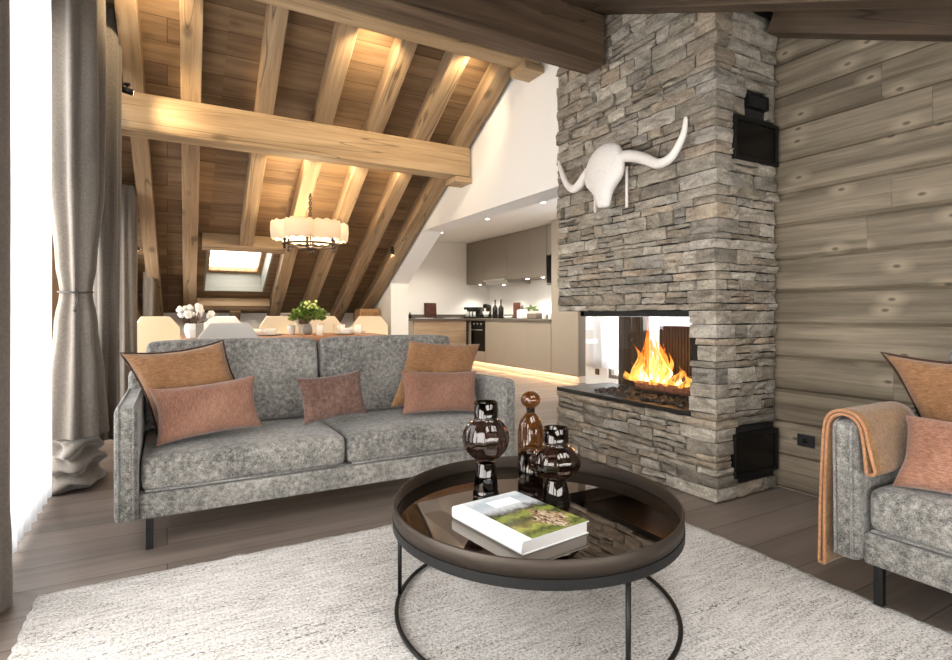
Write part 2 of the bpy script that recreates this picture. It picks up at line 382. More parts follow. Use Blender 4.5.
def mat_rug():
    m, nt = newmat('rug'); n = N(nt)
    tc = n('ShaderNodeTexCoord')
    def nz(sc, detail=3.0, rough=.6):
        mp = n('ShaderNodeMapping'); mp.inputs['Scale'].default_value = sc; n.link(tc, 'Object', mp, 'Vector')
        a = n('ShaderNodeTexNoise', Scale=1.0, Detail=detail, Roughness=rough); n.link(mp, 'Vector', a, 'Vector'); return a
    def mad(a, ao, k, b=None, bo='Value'):
        x = n('ShaderNodeMath', operation='MULTIPLY_ADD'); n.link(a, ao, x, 0); x.inputs[1].default_value = k; x.inputs[2].default_value = 0
        if b is not None: n.link(b, bo, x, 2)
        return x
    knot = nz((95, 130, 1), 3.0, .7); fine = nz((260, 320, 1), 2.0); weft = nz((9, 60, 1), 2.0); blot = nz((2.2, 3.5, 1), 2.0)
    x = mad(knot, 'Fac', .55, mad(fine, 'Fac', .3, mad(weft, 'Fac', .22, mad(blot, 'Fac', .12))))
    r = ramp(nt, [(.47, S(112, 109, 105)), (.55, S(184, 181, 176)), (.63, S(216, 213, 209)), (.74, S(236, 234, 231))]); n.link(x, 'Value', r, 'Fac')
    fl = nz((70, 110, 1), 1.0); ln = nz((1.6, 26, 1), 2.0)
    f1 = mad(fl, 'Fac', 1.0, mad(ln, 'Fac', .8))
    fr = ramp(nt, [(.545, (0, 0, 0, 1)), (.585, (.8, .8, .8, 1))])
    hf = n('ShaderNodeMath', operation='MULTIPLY'); n.link(f1, 'Value', hf, 0); hf.inputs[1].default_value = .5; n.link(hf, 'Value', fr, 'Fac')
    mx = n('ShaderNodeMixRGB', blend_type='MIX'); n.link(fr, 'Color', mx, 'Fac'); n.link(r, 'Color', mx, 'Color1'); mx.inputs['Color2'].default_value = S(88, 84, 80)
    p = n('ShaderNodeBsdfPrincipled', Roughness=.95); p.inputs['Specular IOR Level'].default_value = .1; n.link(mx, 'Color', p, 'Base Color')
    bp = n('ShaderNodeBump', Strength=1.0, Distance=.012); n.link(x, 'Value', bp, 'Height'); n.link(bp, 'Normal', p, 'Normal')
    finish(nt, p); return m
M['rug'] = mat_rug()
def mat_flame(name, c0, c1, c2, strength, alpha):
    m, nt = newmat(name); n = N(nt)
    tc = n('ShaderNodeTexCoord'); sp = n('ShaderNodeSeparateXYZ'); n.link(tc, 'Generated', sp, 'Vector')
    mp = n('ShaderNodeMapping'); mp.inputs['Scale'].default_value = (26, 26, 7); n.link(tc, 'Object', mp, 'Vector')
    nz = n('ShaderNodeTexNoise', Scale=1.0, Detail=4.0, Distortion=1.4); n.link(mp, 'Vector', nz, 'Vector')
    ad = n('ShaderNodeMath', operation='MULTIPLY_ADD'); n.link(nz, 'Fac', ad, 0); ad.inputs[1].default_value = .7
    sb = n('ShaderNodeMath', operation='SUBTRACT'); n.link(sp, 'Z', sb, 0); sb.inputs[1].default_value = .35; n.link(sb, 'Value', ad, 2)
    r = ramp(nt, [(.1, c0), (.42, c1), (.85, c2)]); n.link(ad, 'Value', r, 'Fac')
    e = n('ShaderNodeEmission', Strength=strength); n.link(r, 'Color', e, 'Color')
    t = n('ShaderNodeBsdfTransparent')
    ar = ramp(nt, [(.36, (alpha, alpha, alpha, 1)), (.6, (.05, .05, .05, 1))]); n.link(nz, 'Fac', ar, 'Fac')
    mx = n('ShaderNodeMixShader'); n.link(ar, 'Color', mx, 'Fac'); n.link(t, 'BSDF', mx, 1); n.link(e, 'Emission', mx, 2)
    finish(nt, mx, 'Shader'); return m
M['flame_outer'] = mat_flame('flame_outer', (1, .42, .07, 1), (1, .24, .03, 1), (.9, .12, .015, 1), 2.2, .75)
M['flame_inner'] = mat_flame('flame_inner', (1, .82, .45, 1), (1, .6, .16, 1), (1, .34, .05, 1), 4.5, .9)
M['log_char'] = plain('log_char', S(120, 76, 52), .9, bump=.8, bscale=40, var=.5)

# ------------------------------------------------------------------ roof planes
FA, FS = 5.05, .5385            # far slope: rafter underside z = FA - FS*Y
NA, NS = 1.71, .46              # near slope: rafter underside z = NA + NS*Y
RD = .17                        # rafter depth below the boards
def far_u(y): return FA - FS * y
def near_u(y): return NA + NS * y
def far_p(y): return FA + RD - FS * y
def near_p(y): return NA + RD + NS * y
def roof_p(y): return min(far_p(y), near_p(y))
YR = (FA - NA) / (FS + NS)      # ridge

# ------------------------------------------------------------------ setting
b = MB(); b.box(-1.2, 6.4, -1.7, 10.2, -.06, 0); struct(b.build('floor', M['floor']))
# log wall
LW = 3.05
b = MB(); b.box(LW + .036, LW + .16, -1.6, 2.05, 0, 2.80)
rng = random.Random(4)
z = 1.69 - .187 * 9 - .187
while z < 2.75:
    z1 = z + .187
    if z1 > .01:
        a0, a1 = max(z, 0), z1
        prof = []
        K = 12
        for k in range(K + 1):
            t = k / K
            bul = .022 * (1 - (2 * t - 1) ** 10) ** .6 - .0035 * (k == 6)
            zz = z + t * (z1 - z)
            if zz < 0: zz = 0
            prof.append((LW + .035 - bul, zz))
        # logs are butted end to end
        cuts = [-1.6, rng.uniform(-.9, .2), rng.uniform(.6, 1.5), 2.05]
        for c0, c1 in zip(cuts[:-1], cuts[1:]):
            vs = []
            nn = max(2, int((c1 - c0) / .12))
            for i in range(nn + 1):
                yy = c0 + .0006 + (c1 - c0 - .0012) * i / nn
                for (xx, zz) in prof:
                    w = .004 * noise.noise(Vector((yy * 3, zz * 9, z * 7)))
                    vs.append((xx + w, yy, zz))
                vs.append((LW + .06, yy, prof[-1][1])); vs.append((LW + .06, yy, prof[0][1]))
            st = K + 3
            fs = []
            for i in range(nn):
                for k in range(st):
                    k2 = (k + 1) % st
                    fs.append((i * st + k, i * st + k2, (i + 1) * st + k2, (i + 1) * st + k))
            fs.append(tuple(range(st))); fs.append(tuple(nn * st + k for k in range(st)))
            b.add(vs, fs)
    z = z1
struct(b.build('wall_right', M['log']))

def slope_slab(name, x0, x1, ya, yb, zf, th, mat, holes=()):
    """boards on a slope from ya to yb (local y runs along the slope)"""
    za, zb = zf(ya), zf(yb)
    L = math.hypot(yb - ya, zb - za)
    ang = math.atan2(zb - za, yb - ya)
    b = MB()
    # cells around rectangular holes given in (x0,x1,s0,s1) slope coordinates
    xs = sorted({x0, x1, *[h[0] for h in holes], *[h[1] for h in holes]})
    ss = sorted({0, L, *[h[2] for h in holes], *[h[3] for h in holes]})
    for i in range(len(xs) - 1):
        for j in range(len(ss) - 1):
            cx, cs = (xs[i] + xs[i + 1]) / 2, (ss[j] + ss[j + 1]) / 2
            if any(h[0] < cx < h[1] and h[2] < cs < h[3] for h in holes): continue
            b.box(xs[i], xs[i + 1], ss[j], ss[j + 1], 0, th)
    o = b.build(name, mat)
    o.location = (0, ya, za); o.rotation_euler = (ang, 0, 0)
    return struct(o), ang
SLOPE_F = math.hypot(1, FS)
SK = dict(x0=.37, x1=1.06, s0=(6.33 - YR) * SLOPE_F, s1=(7.33 - YR) * SLOPE_F)
cf, angF = slope_slab('ceiling_far', -.95, 2.79, YR, 8.0, far_p, .24, M['ceil_planks'], [(SK['x0'], SK['x1'], SK['s0'], SK['s1'])])
SLOPE_N = math.hypot(1, NS)
NH = [(.35, 1.25, (0.0 + 1.7) * SLOPE_N, (1.05 + 1.7) * SLOPE_N), (1.45, 2.3, (0.0 + 1.7) * SLOPE_N, (1.05 + 1.7) * SLOPE_N)]  # unseen roof openings, added to light the rug and sofa fronts
cn, angN = slope_slab('ceiling_near', -.95, 3.2, -1.7, YR, near_p, .14, M['ceil_planks'], NH)

def rafter(xa, ya, xb, yb, w, zu, mat, name='rafter', depth=RD):
    """squared timber under the boards from (xa,ya) to (xb,yb), local y along it"""
    za, zb = zu(ya), zu(yb)
    d = Vector((xb - xa, yb - ya, zb - za)); L = d.length
    b = MB(); b.box(-w / 2, w / 2, 0, L, 0, depth * .93)
    o = b.build(name, mat, bevel=.006)
    yaw = math.atan2(-(xb - xa), yb - ya); pitch = math.atan2(zb - za, math.hypot(xb - xa, yb - ya))
    o.location = (xa, ya, za); o.rotation_euler = Euler((pitch, 0, yaw), 'XYZ')
    return struct(o)
# far-slope rafters
Y0, Y1 = YR + .02, 7.78
skt, skb = 6.26, 7.40
rafter(-.245, Y0, -.10, Y1, .12, far_u, M['rafter'])
rafter(.12, Y0, .245, Y1, .135, far_u, M['rafter'])
rafter(.63, Y0, .725, skt - .07, .125, far_u, M['rafter'])
rafter(.745, skb + .07, .765, Y1, .125, far_u, M['rafter'])
rafter(1.10, Y0, 1.235, Y1, .135, far_u, M['rafter'])
rafter(1.56, Y0, 1.64, Y1, .13, far_u, M['rafter'])
rafter(1.995, Y0, 2.085, Y1, .14, far_u, M['rafter'])
rafter(2.43, Y0, 2.43, Y1, .15, far_u, M['rafter'])
# trimmers above and below the roof window
for yy, hh in ((skt, .15), (skb, .12)):
    b = MB(); b.box(.31, 1.14, -.06, .06, 0.01, hh)
    o = b.build('trimmer_beam', M['beam_x'], bevel=.006); o.location = (0, yy, far_u(yy)); o.rotation_euler = (angF, 0, 0); struct(o)
# near-slope rafters
rafter(2.435, -1.5, 2.435, YR - .02, .13, near_u, M['rafter_shaded'])
rafter(2.975, -1.5, 2.975, 1.87, .13, near_u, M['rafter_shaded'])
for x in (1.9, 1.35, .3, -.25): rafter(x, -1.5, x, 2.60, .13, near_u, M['rafter_shaded'])
# purlin, ridge-side beam, tie beam
b = MB(); b.box(-.85, 2.50, 3.42, 3.60, 2.92, 3.10); struct(b.build('purlin_beam', M['beam_x'], bevel=.012))
b = MB(); b.box(-.85, 2.475, 2.685, 2.865, 2.615, 2.94); struct(b.build('ridge_beam', M['beam_shaded'], bevel=.012))
b = MB(); b.box(-.85, 2.52, 4.58, 4.77, 2.305, 2.583); struct(b.build('tie_beam', M['beam_x'], bevel=.012))
for (y0, y1, z1) in ((3.43, 3.64, 2.918), (4.585, 4.80, 2.303)):
    b = MB(); b.box(2.36, 2.54, y0, y1, z1 - .055, z1); struct(b.build('beam_corbel', M['beam_x'], bevel=.006))

# white partition over the kitchen opening
b = MB()
poly = [(3.262, 1.955), (5.76, 1.955), (6.78, 1.40), (6.78, 0), (7.95, 0), (7.95, far_p(7.95) - .004), (YR, far_p(YR) - .004), (3.262, near_p(3.262) - .004)]
b.prism(poly, 'x', 2.545, 2.79); struct(b.build('wall_kitchen', M['white_wall']))
b = MB(); b.box(-.9, 2.545, 7.80, 7.95, 0, far_p(7.8) - .004); struct(b.build('wall_far', M['white_wall']))
# kitchen room shell
b = MB(); b.box(3.25, 6.0, 1.90, 3.27, 2.44, 2.52); b.box(2.79, 6.0, 3.27, 10.0, 2.44, 2.52); b.box(2.79, 3.25, 3.27, 10, 2.52, 2.6); struct(b.build('ceiling_kitchen', M['white_wall']))
b = MB(); b.box(2.70, 6.0, 9.86, 10.0, 0, 2.44); b.box(2.69, 2.79, 7.95, 9.86, 0, 2.44); struct(b.build('wall_kitchen_end', M['white_wall']))
b = MB(); b.box(5.86, 6.0, 6.1, 9.86, 0, 2.44); struct(b.build('wall_kitchen_back', M['white_wall']))
b = MB()
HX = 5.25
b.box(HX, HX + .12, 1.9, 3.2, 0, 2.44); b.box(HX, HX + .12, 3.2, 5.66, 0, .12); b.box(HX, HX + .12, 3.2, 5.66, 2.2, 2.44); b.box(HX, HX + .12, 5.66, 6.10, 0, 2.44)
struct(b.build('wall_hall', M['white_wall']))
b = MB(); b.box(3.2, 5.4, 1.78, 1.9, 0, 2.44); struct(b.build('wall_hall_end', M['white_wall']))
# low wall behind the viewpoint with an unseen wide window, added for daylight
b = MB(); b.box(-.9, 3.2, -1.66, -1.55, 0, .2); b.box(-.9, -.5, -1.66, -1.55, .2, near_p(-1.55)); b.box(2.8, 3.2, -1.66, -1.55, .2, near_p(-1.55)); struct(b.build('wall_back', M['white_wall']))

# gable wall with tall windows
WX = -.64
def gable_piece(bm_, y0, y1, z0, z1=None, xa=WX, xb=None, th=.14):
    n_ = 6
    if z1 is None:
        pts = [(y0, z0)] + [(y1, z0)] + [(y1 - (y1 - y0) * i / n_, roof_p(y1 - (y1 - y0) * i / n_) - .004) for i in range(n_ + 1)]
    else: pts = [(y0, z0), (y1, z0), (y1, z1), (y0, z1)]
    bm_.prism(pts, 'x', xa - th, xa)
b = MB()
gable_piece(b, -1.55, -1.0, 0)
gable_piece(b, -1.0, .2, 1.15); gable_piece(b, -1.0, .2, 0, .06)
gable_piece(b, .2, .4, 0)
gable_piece(b, .4, 2.1, 1.85); gable_piece(b, .4, 2.1, 0, .06)
gable_piece(b, 2.1, 2.3, 0)
gable_piece(b, 2.3, 4.30, 2.62); gable_piece(b, 2.3, 4.30, 0, .06)
gable_piece(b, 4.30, 4.72, 0)
struct(b.build('wall_left', M['oak']))
b = MB()
# dining end of the gable wall turns in a little
def skewx(y): return -.64 + (y - 4.72) * .125
for (y0, y1, z0, z1) in ((4.72, 5.05, 0, None), (5.05, 5.55, 1.75, None), (5.05, 5.55, 0, .06), (5.55, 6.1, 0, None), (6.1, 6.65, 1.66, None), (6.1, 6.65, 0, .5), (6.65, 7.8, 0, None)):
    n_ = 4
    top = [(y1 - (y1 - y0) * i / n_, (z1 if z1 is not None else roof_p(y1 - (y1 - y0) * i / n_) - .004)) for i in range(n_ + 1)]
    pts = [(y0, z0), (y1, z0)] + top
    vs = [(skewx(y) - .14, y, zz) for (y, zz) in pts] + [(skewx(y), y, zz) for (y, zz) in pts]
    k = len(pts)
    b.add(vs, [tuple(range(k)), tuple(range(2 * k - 1, k - 1, -1))] + [(i, (i + 1) % k, k + (i + 1) % k, k + i) for i in range(k)])
struct(b.build('wall_left_dining', M['oak']))

def window_x(n_, y0, y1, z0, z1, x, mull=0):
    """window frame and pane in a wall whose plane is x = const"""
    o = thing('window_%d' % n_, None, None); o['kind'] = 'structure'
    b = MB(); t = .05
    b.box(x - .03, x + .03, y0, y1, z0, z0 + t); b.box(x - .03, x + .03, y0, y1, z1 - t, z1)
    b.box(x - .03, x + .03, y0, y0 + t, z0 + t, z1 - t); b.box(x - .03, x + .03, y1 - t, y1, z0 + t, z1 - t)
    for k in range(mull):
        yy = y0 + (y1 - y0) * (k + 1) / (mull + 1); b.box(x - .03, x + .03, yy - .03, yy + .03, z0 + t, z1 - t)
    b.build('window_frame', M['taupe_dark'], o)
    b = MB(); b.box(x - .004, x + .004, y0 + t, y1 - t, z0 + t, z1 - t); b.build('window_glass', M['win_glass'], o)
    return o
window_x(1, -1.0, .2, .06, 1.15, WX - .08); window_x(2, .4, 2.1, .06, 1.85, WX - .08, 1); window_x(3, 2.3, 4.30, .06, 2.62, WX - .08, 1)
window_x(4, 5.05, 5.55, .06, 1.75, -.64 + .07 - .09); window_x(5, 6.1, 6.65, .5, 1.66, -.64 + .20 - .09)
window_x(6, 3.2, 5.66, .12, 2.2, HX + .06, 1)
# floor strip (track) under the tall windows
b = MB(); b.box(-.635, -.585, 2.3, 4.72, 0, .03); struct(b.build('trim_1', M['black_matte'], bevel=.003))

# roof window in the far slope: lined shaft, frame and pane
sw = thing('window_7', None, None, (0, YR, far_p(YR))); sw.rotation_euler = (angF, 0, 0); sw['kind'] = 'structure'
M['pale_lining'] = wood('pale_lining', S(112, 110, 98), S(132, 130, 118), S(146, 144, 132), 0, knots=.1, island=.1, bump=.1)
b = MB(); x0, x1, s0, s1 = SK['x0'], SK['x1'], SK['s0'], SK['s1']
b.box(x0 + .001, x0 + .02, s0, s1, .0, .32); b.box(x1 - .02, x1 - .001, s0, s1, .0, .32); b.box(x0, x1, s1 - .02, s1 - .001, .0, .32); b.box(x0, x1, s0 + .001, s0 + .02, .0, .32)
b.build('window_lining', M['pale_lining'], sw)
b = MB()
b.box(x0 + .02, x0 + .07, s0 + .02, s1 - .02, .26, .32); b.box(x1 - .07, x1 - .02, s0 + .02, s1 - .02, .26, .32); b.box(x0 + .07, x1 - .07, s0 + .02, s0 + .07, .26, .32); b.box(x0 + .07, x1 - .07, s1 - .07, s1 - .02, .26, .32)
b.build('window_frame', M['oak'], sw)
b = MB(); b.box(x0 + .07, x1 - .07, s0 + .07, s1 - .07, .285, .295); b.build('window_glass', M['win_glass'], sw)
for i, h in enumerate(NH):  # frames and panes of the unseen roof windows added for light
    w = thing('window_%d' % (8 + i), None, None, (0, -1.7, near_p(-1.7))); w.rotation_euler = (angN, 0, 0); w['kind'] = 'structure'
    b = MB(); q = .06
    b.box(h[0], h[0] + q, h[2], h[3], .05, .14); b.box(h[1] - q, h[1], h[2], h[3], .05, .14); b.box(h[0] + q, h[1] - q, h[2], h[2] + q, .05, .14); b.box(h[0] + q, h[1] - q, h[3] - q, h[3], .05, .14)
    b.build('window_frame', M['oak'], w)
    b = MB(); b.box(h[0] + q, h[1] - q, h[2] + q, h[3] - q, .10, .108); b.build('window_glass', M['win_glass'], w)
window_b = thing('window_10', None, None); window_b['kind'] = 'structure'  # unseen window, added to let in daylight from behind the camera
b = MB(); b.box(-.5, 2.8, -1.63, -1.57, .2, .25); b.box(-.5, 2.8, -1.63, -1.57, near_p(-1.6) - .06, near_p(-1.6) - .01)
for x in (-.5, .6, 1.7, 2.75): b.box(x, x + .05, -1.63, -1.57, .25, near_p(-1.6) - .06)
b.build('window_frame', M['oak'], window_b)
b = MB(); b.box(-.45, 2.75, -1.604, -1.598, .25, near_p(-1.6) - .06); b.build('window_glass', M['win_glass'], window_b)

# ------------------------------------------------------------------ fireplace
fp = thing('fireplace', 'floor-to-roof grey stone fireplace with a glazed corner firebox', 'fireplace')
FX, FXB, FY0, FY1 = 2.51, 3.044, 1.890, 3.240
LZ, OZ = .462, 1.020                   # ledge top, opening top
rng = random.Random(11)
def stone_block(bm_, c, ax, length, height, depth, nrm, rng, ends=True):
    """one rough stone: c = lower corner on the core plane, ax = unit run direction, nrm = outward"""
    nu = max(2, int(length / .045)); nv = 2 if height > .03 else 1
    up = Vector((0, 0, 1)); g = .0042
    front = []
    tilt = rng.uniform(-.009, .009); tv = rng.uniform(-.008, .008)
    for j in range(nv + 1):
        for i in range(nu + 1):
            u, v = i / nu, j / nv
            edge = (i in (0, nu)) or (j in (0, nv))
            d = depth + tilt * (u - .5) * 2 + tv * (v - .5) * 2 + rng.uniform(-.005, .005) - (.008 if edge else 0)
            d = max(d, .007)
            uu = g + u * (length - 2 * g) + (rng.uniform(-.0035, .0035) if 0 < i < nu else rng.uniform(-.004, .004))
            vv = g * .8 + v * (height - 1.6 * g) + rng.uniform(-.0036, .0036)
            front.append(c + ax * uu + up * vv + nrm * d)
    W = nu + 1
    ring = [i for i in range(W)] + [W * j + nu for j in range(1, nv + 1)] + [W * nv + i for i in range(nu - 1, -1, -1)] + [W * j for j in range(nv - 1, 0, -1)]
    back = []
    for r in ring:
        p = front[r]; dd = (p - c).dot(nrm); back.append(p - nrm * (dd + .004))
    fs = []
    for j in range(nv):
        for i in range(nu):
            a = j * W + i; fs.append((a, a + 1, a + W + 1, a + W))
    nb = len(front); k = len(ring)
    for q in range(k):
        fs.append((ring[q], nb + q, nb + (q + 1) % k, ring[(q + 1) % k]))
    bm_.add(front + back, fs)
XN, YN = Vector((-1, 0, 0)), Vector((0, -1, 0))
CX, CY = FX + .022, FY0 + .022         # core planes (stones stand out of them)
def course_fill(bm_, c0, ax, L, h, nrm, rng):
    p = 0
    while p < L - 1e-6:
        l = min(rng.choice((.09, .12, .15, .19, .23, .28, .34)) * rng.uniform(.85, 1.15), L - p)
        if L - p - l < .06: l = L - p
        c = c0 + ax * p
        if h > .052 and l < .3 and rng.random() < .30:
            s_ = rng.uniform(.4, .6) * h
            stone_block(bm_, c, ax, l, s_, rng.uniform(.010, .030), nrm, rng); stone_block(bm_, c + Vector((0, 0, s_)), ax, l, h - s_, rng.uniform(.010, .030), nrm, rng)
        else:
            stone_block(bm_, c, ax, l, h, rng.choice((rng.uniform(.010, .026), rng.uniform(.012, .044))), nrm, rng)
        p += l
bs = MB()
vents = [(2.657, 3.044, 1.838, 2.074), (2.778, 2.955, 2.142, 2.218), (2.655, 3.044, .112, .35)]
def stone_band(z0, z1, yf1, front=True):
    zz = z0
    while zz < z1 - 1e-6:
        h = rng.choice((.036, .046, .056, .066, .076, .088)) * rng.uniform(.92, 1.08)
        if z1 - zz - h < .03: h = z1 - zz
        # quoin, alternately long on either face
        fl = rng.uniform(.10, .24); el = rng.uniform(.08, .17)
        if yf1 - CY < .25: fl = min(fl, yf1 - CY)
        ok = lambda y, up_=zz + h: up_ < near_p(y) - .012
        if ok(FY0):
            q = MB(); d1 = rng.uniform(.014, .03); d2 = rng.uniform(.014, .03)
            nseg = 3
            pts = []
            for j in range(3):
                v = j / 2
                row = []
                for i in range(nseg + 1):   # along front face toward the corner
                    t = 1 - i / nseg
                    row.append(Vector((CX - d1 + rng.uniform(-.003, .003) + (.005 if j != 1 or i == 0 else 0), CY - d2 + (fl + d2) * t + (.0025 if i == 0 else 0) * -1, zz + .0025 + v * (h - .005) + rng.uniform(-.002, .002))))
                row[-1] += Vector((.004, .004, 0))
                for i in range(1, nseg + 1):
                    t = i / nseg
                    row.append(Vector((CX - d1 + (el + d1) * t - (.0025 if i == nseg else 0), CY - d2 + rng.uniform(-.003, .003) + (.005 if j != 1 or i == nseg else 0), zz + .0025 + v * (h - .005) + rng.uniform(-.002, .002))))
                pts.append(row)
            vs = [p for r in pts for p in r]; W = len(pts[0]); fs = []
            for j in range(2):
                for i in range(W - 1): fs.append((j * W + i, j * W + i + 1, (j + 1) * W + i + 1, (j + 1) * W + i))
            # caps
            inner = [Vector((CX + .01, CY + fl - .0025, zz + .0025)), Vector((CX + .01, CY + .01, zz + .0025)), Vector((CX + el - .0025, CY + .01, zz + .0025))]
            inner2 = [p + Vector((0, 0, h - .005)) for p in inner]
            nb = len(vs); vs += inner + inner2; mid = nseg
            fs += [tuple([nb, nb + 1] + list(range(mid, -1, -1))), tuple([nb + 1, nb + 2] + list(range(W - 1, mid - 1, -1)))]
            t0 = 2 * W
            fs += [tuple([nb + 3, nb + 4] + list(range(t0 + mid, t0 - 1, -1))), tuple([nb + 4, nb + 5] + list(range(t0 + W - 1, t0 + mid - 1, -1)))]
            fs += [(nb, 0, W, t0, nb + 3), (nb + 2, W - 1, 2 * W - 1, t0 + W - 1, nb + 5)]
            bs.add(vs, fs)
        # front face
        if yf1 - (CY + fl) > .05:
            y = CY + fl
            if not ok(y): # above the roof: start where there is head room
                y = max(y, (zz + h + .014 - NA - RD) / NS)
            if yf1 - y > .06:
                course_fill(bs, Vector((CX, y, zz)), Vector((0, 1, 0)), yf1 - y, h, XN, rng)
        # end face, leaving the vents free
        if ok(FY0):
            segs = [(CX + el, FXB)]
            for (a0, a1, w0, w1) in vents:
                ov = min(zz + h, w1) - max(zz, w0)
                if ov > .25 * h:
                    ns = []
                    for (s0_, s1_) in segs:
                        if a1 <= s0_ or a0 >= s1_: ns.append((s0_, s1_)); continue
                        if a0 - s0_ > .02: ns.append((s0_, a0))
                        if s1_ - a1 > .02: ns.append((a1, s1_))
                    segs = ns
            for (s0_, s1_) in segs:
                course_fill(bs, Vector((s0_, CY, zz)), Vector((1, 0, 0)), s1_ - s0_, h, YN, rng)
        zz += h
stone_band(0.004, LZ - .028, FY1)
stone_band(LZ - .028, OZ, 2.062)
stone_band(OZ, 3.22, FY1)
bs.build('stone_cladding', M['stone'], fp, fixn=True)
# dark core behind the stones
b = MB()
b.box(CX, FXB, CY, FY1 - .004, .002, LZ - .03)
b.box(CX, FXB, CY, 2.05, LZ - .03, OZ)
topc = [(CY, OZ), (FY1 - .004, OZ), (FY1 - .004, near_p(FY1) - .02), (CY, near_p(CY) - .02)]
b.prism(topc, 'x', CX, FXB)
b.build('core', M['mortar'], fp)
# stone soffit stones already close the underside; granite hearth ledge
b = MB(); b.box(FX + .004, FXB, 2.062, FY1 + .004, LZ - .028, LZ); b.build('hearth_ledge', M['granite'], fp, bevel=.004)
# steel lintel and firebox frame
b = MB()
b.box(FX + .012, FX + .05, 2.062, 2.985, OZ - .036, OZ - .002)
b.box(FX + .012, FXB, 2.945, 2.985, OZ - .036, OZ - .002)
b.box(FX + .05, FXB, 2.062, 2.945, OZ - .012, OZ - .002)
b.box(FXB - .05, FXB, 2.062, 2.985, OZ - .036, OZ - .012)
b.build('firebox_frame', M['black_metal'], fp)
b = MB(); b.box(FX + .05, FXB, 2.063, 2.075, LZ, OZ - .012); b.build('firebox_side', M['black_matte'], fp)
# fluted cast iron back plates
def fluted(y0, y1, z0, z1):
    b = MB(); n_ = int((y1 - y0) / .024)
    for i in range(n_):
        a = y0 + (y1 - y0) * i / n_; w = (y1 - y0) / n_
        b.prism([(FXB - .012, a), (FXB - .03, a + w * .22), (FXB - .03, a + w * .62), (FXB - .012, a + w * .84), (FXB - .012, a + w), (FXB - .004, a + w), (FXB - .004, a)], 'z', z0, z1)
    return b
M['cast'] = plain('cast', S(74, 60, 46), .6, .2)
fluted(2.84, 3.135, LZ + .002, OZ - .04).build('fireback_plate', M['cast'], fp)
fluted(2.46, 2.735, LZ + .002, .918).build('fireback_plate', M['cast'], fp)
b = MB(); b.box(FX + .028, FX + .034, 2.076, 2.945, LZ + .001, OZ - .037); b.build('glass_pane', M['clear_glass'], fp)
b = MB(); b.box(FX + .034, FXB - .06, 2.955, 2.961, LZ + .001, OZ - .037); b.build('glass_pane', M['clear_glass'], fp)
# vents on the end face
def vent(x0, x1, z0, z1, pane=True):
    b = MB(); t = .022 if pane else .006
    y0, y1 = FY0 - .012, CY + .001
    b.box(x0, x1, y0, y1, z0, z0 + t); b.box(x0, x1, y0, y1, z1 - t, z1); b.box(x0, x0 + t, y0, y1, z0 + t, z1 - t); b.box(x1 - t, x1, y0, y1, z0 + t, z1 - t)
    o = b.build('vent_door' if pane else 'vent_grille', M['black_metal'], fp, bevel=.002)
    b = MB(); b.box(x0 + t, x1 - t, y0 + .008, y1, z0 + t, z1 - t)
    b.build('pane' if pane else 'mesh', M['dark_glass'] if pane else M['black_matte'], o)
for (a0, a1, w0, w1), pn in zip(vents, (True, False, True)): vent(a0 + .001, a1 - .001, w0, w1, pn)

# fire: pebbles, logs, flames
rng = random.Random(3)
b = MB()
for i in range(420):
    x = rng.uniform(FX + .055, FXB - .05); y = rng.uniform(2.10, 2.93); r = rng.uniform(.007, .016)
    b.ball((x, y, LZ + .003 + r * .7), r, 6, 4, sc=(1.2, 1.2, .7), jit=.15, rng=rng)
tag(b.build('pebbles', M['pebble']), 'small dark stones spread over the firebox floor', 'pebbles', kind='stuff')
def split_log(p0, p1, r, label):
    b = MB(); p0, p1 = Vector(p0), Vector(p1); n_ = 7
    pts = [p0.lerp(p1, i / (n_ - 1)) + Vector((rng.uniform(-.003, .003),) * 3) for i in range(n_)]
    b.tube(pts, [r * rng.uniform(.9, 1.08) for _ in pts], 7, smooth=False)
    tag(b.build('firewood_log', M['log_char']), label, 'firewood', 'burning logs in the fireplace')
zb = LZ + .05
split_log((2.80, 2.16, zb + .01), (2.80, 2.72, zb + .01), .030, 'charred log lying lengthwise at the front of the fire')
split_log((2.91, 2.20, zb + .012), (2.91, 2.78, zb + .012), .030, 'log at the back of the fire by the fluted plates')
split_log((2.83, 2.24, zb + .072), (2.88, 2.64, zb + .074), .024, 'reddish log laid across the pile behind the flames')
split_log((2.76, 2.20, zb + .062), (2.945, 2.17, zb + .11), .020, 'thin split log leaning up at the open end of the fire')
def tongue(bm_, base, h, r, bend, rng, mi=0, ph=0):
    n_ = 14; seg = 9
    vs = []; fs = []
    for i in range(n_):
        t = i / (n_ - 1)
        rr = r * (math.sin(PI * min(1, t * .86 + .16)) ** .9) * (1 - t ** 1.6) + .0008
        cx = base[0] + bend[0] * t * t + .012 * math.sin(ph + t * 7); cy = base[1] + bend[1] * t * t + .02 * math.sin(ph * 1.7 + t * 6)
        for k in range(seg):
            a = 2 * PI * k / seg
            vs.append((cx + rr * .55 * math.cos(a), cy + rr * math.sin(a) * (1 + .2 * math.sin(3 * a + ph)), base[2] + h * t))
    for i in range(n_ - 1):
        for k in range(seg): fs.append((i * seg + k, i * seg + (k + 1) % seg, (i + 1) * seg + (k + 1) % seg, (i + 1) * seg + k))
    bm_.add(vs, fs, mi, True)
fire = thing('fire', 'orange log fire with tall leaping flames behind the firebox glass', 'fire', (0, 0, 0))
b = MB(); zf = LZ + .075
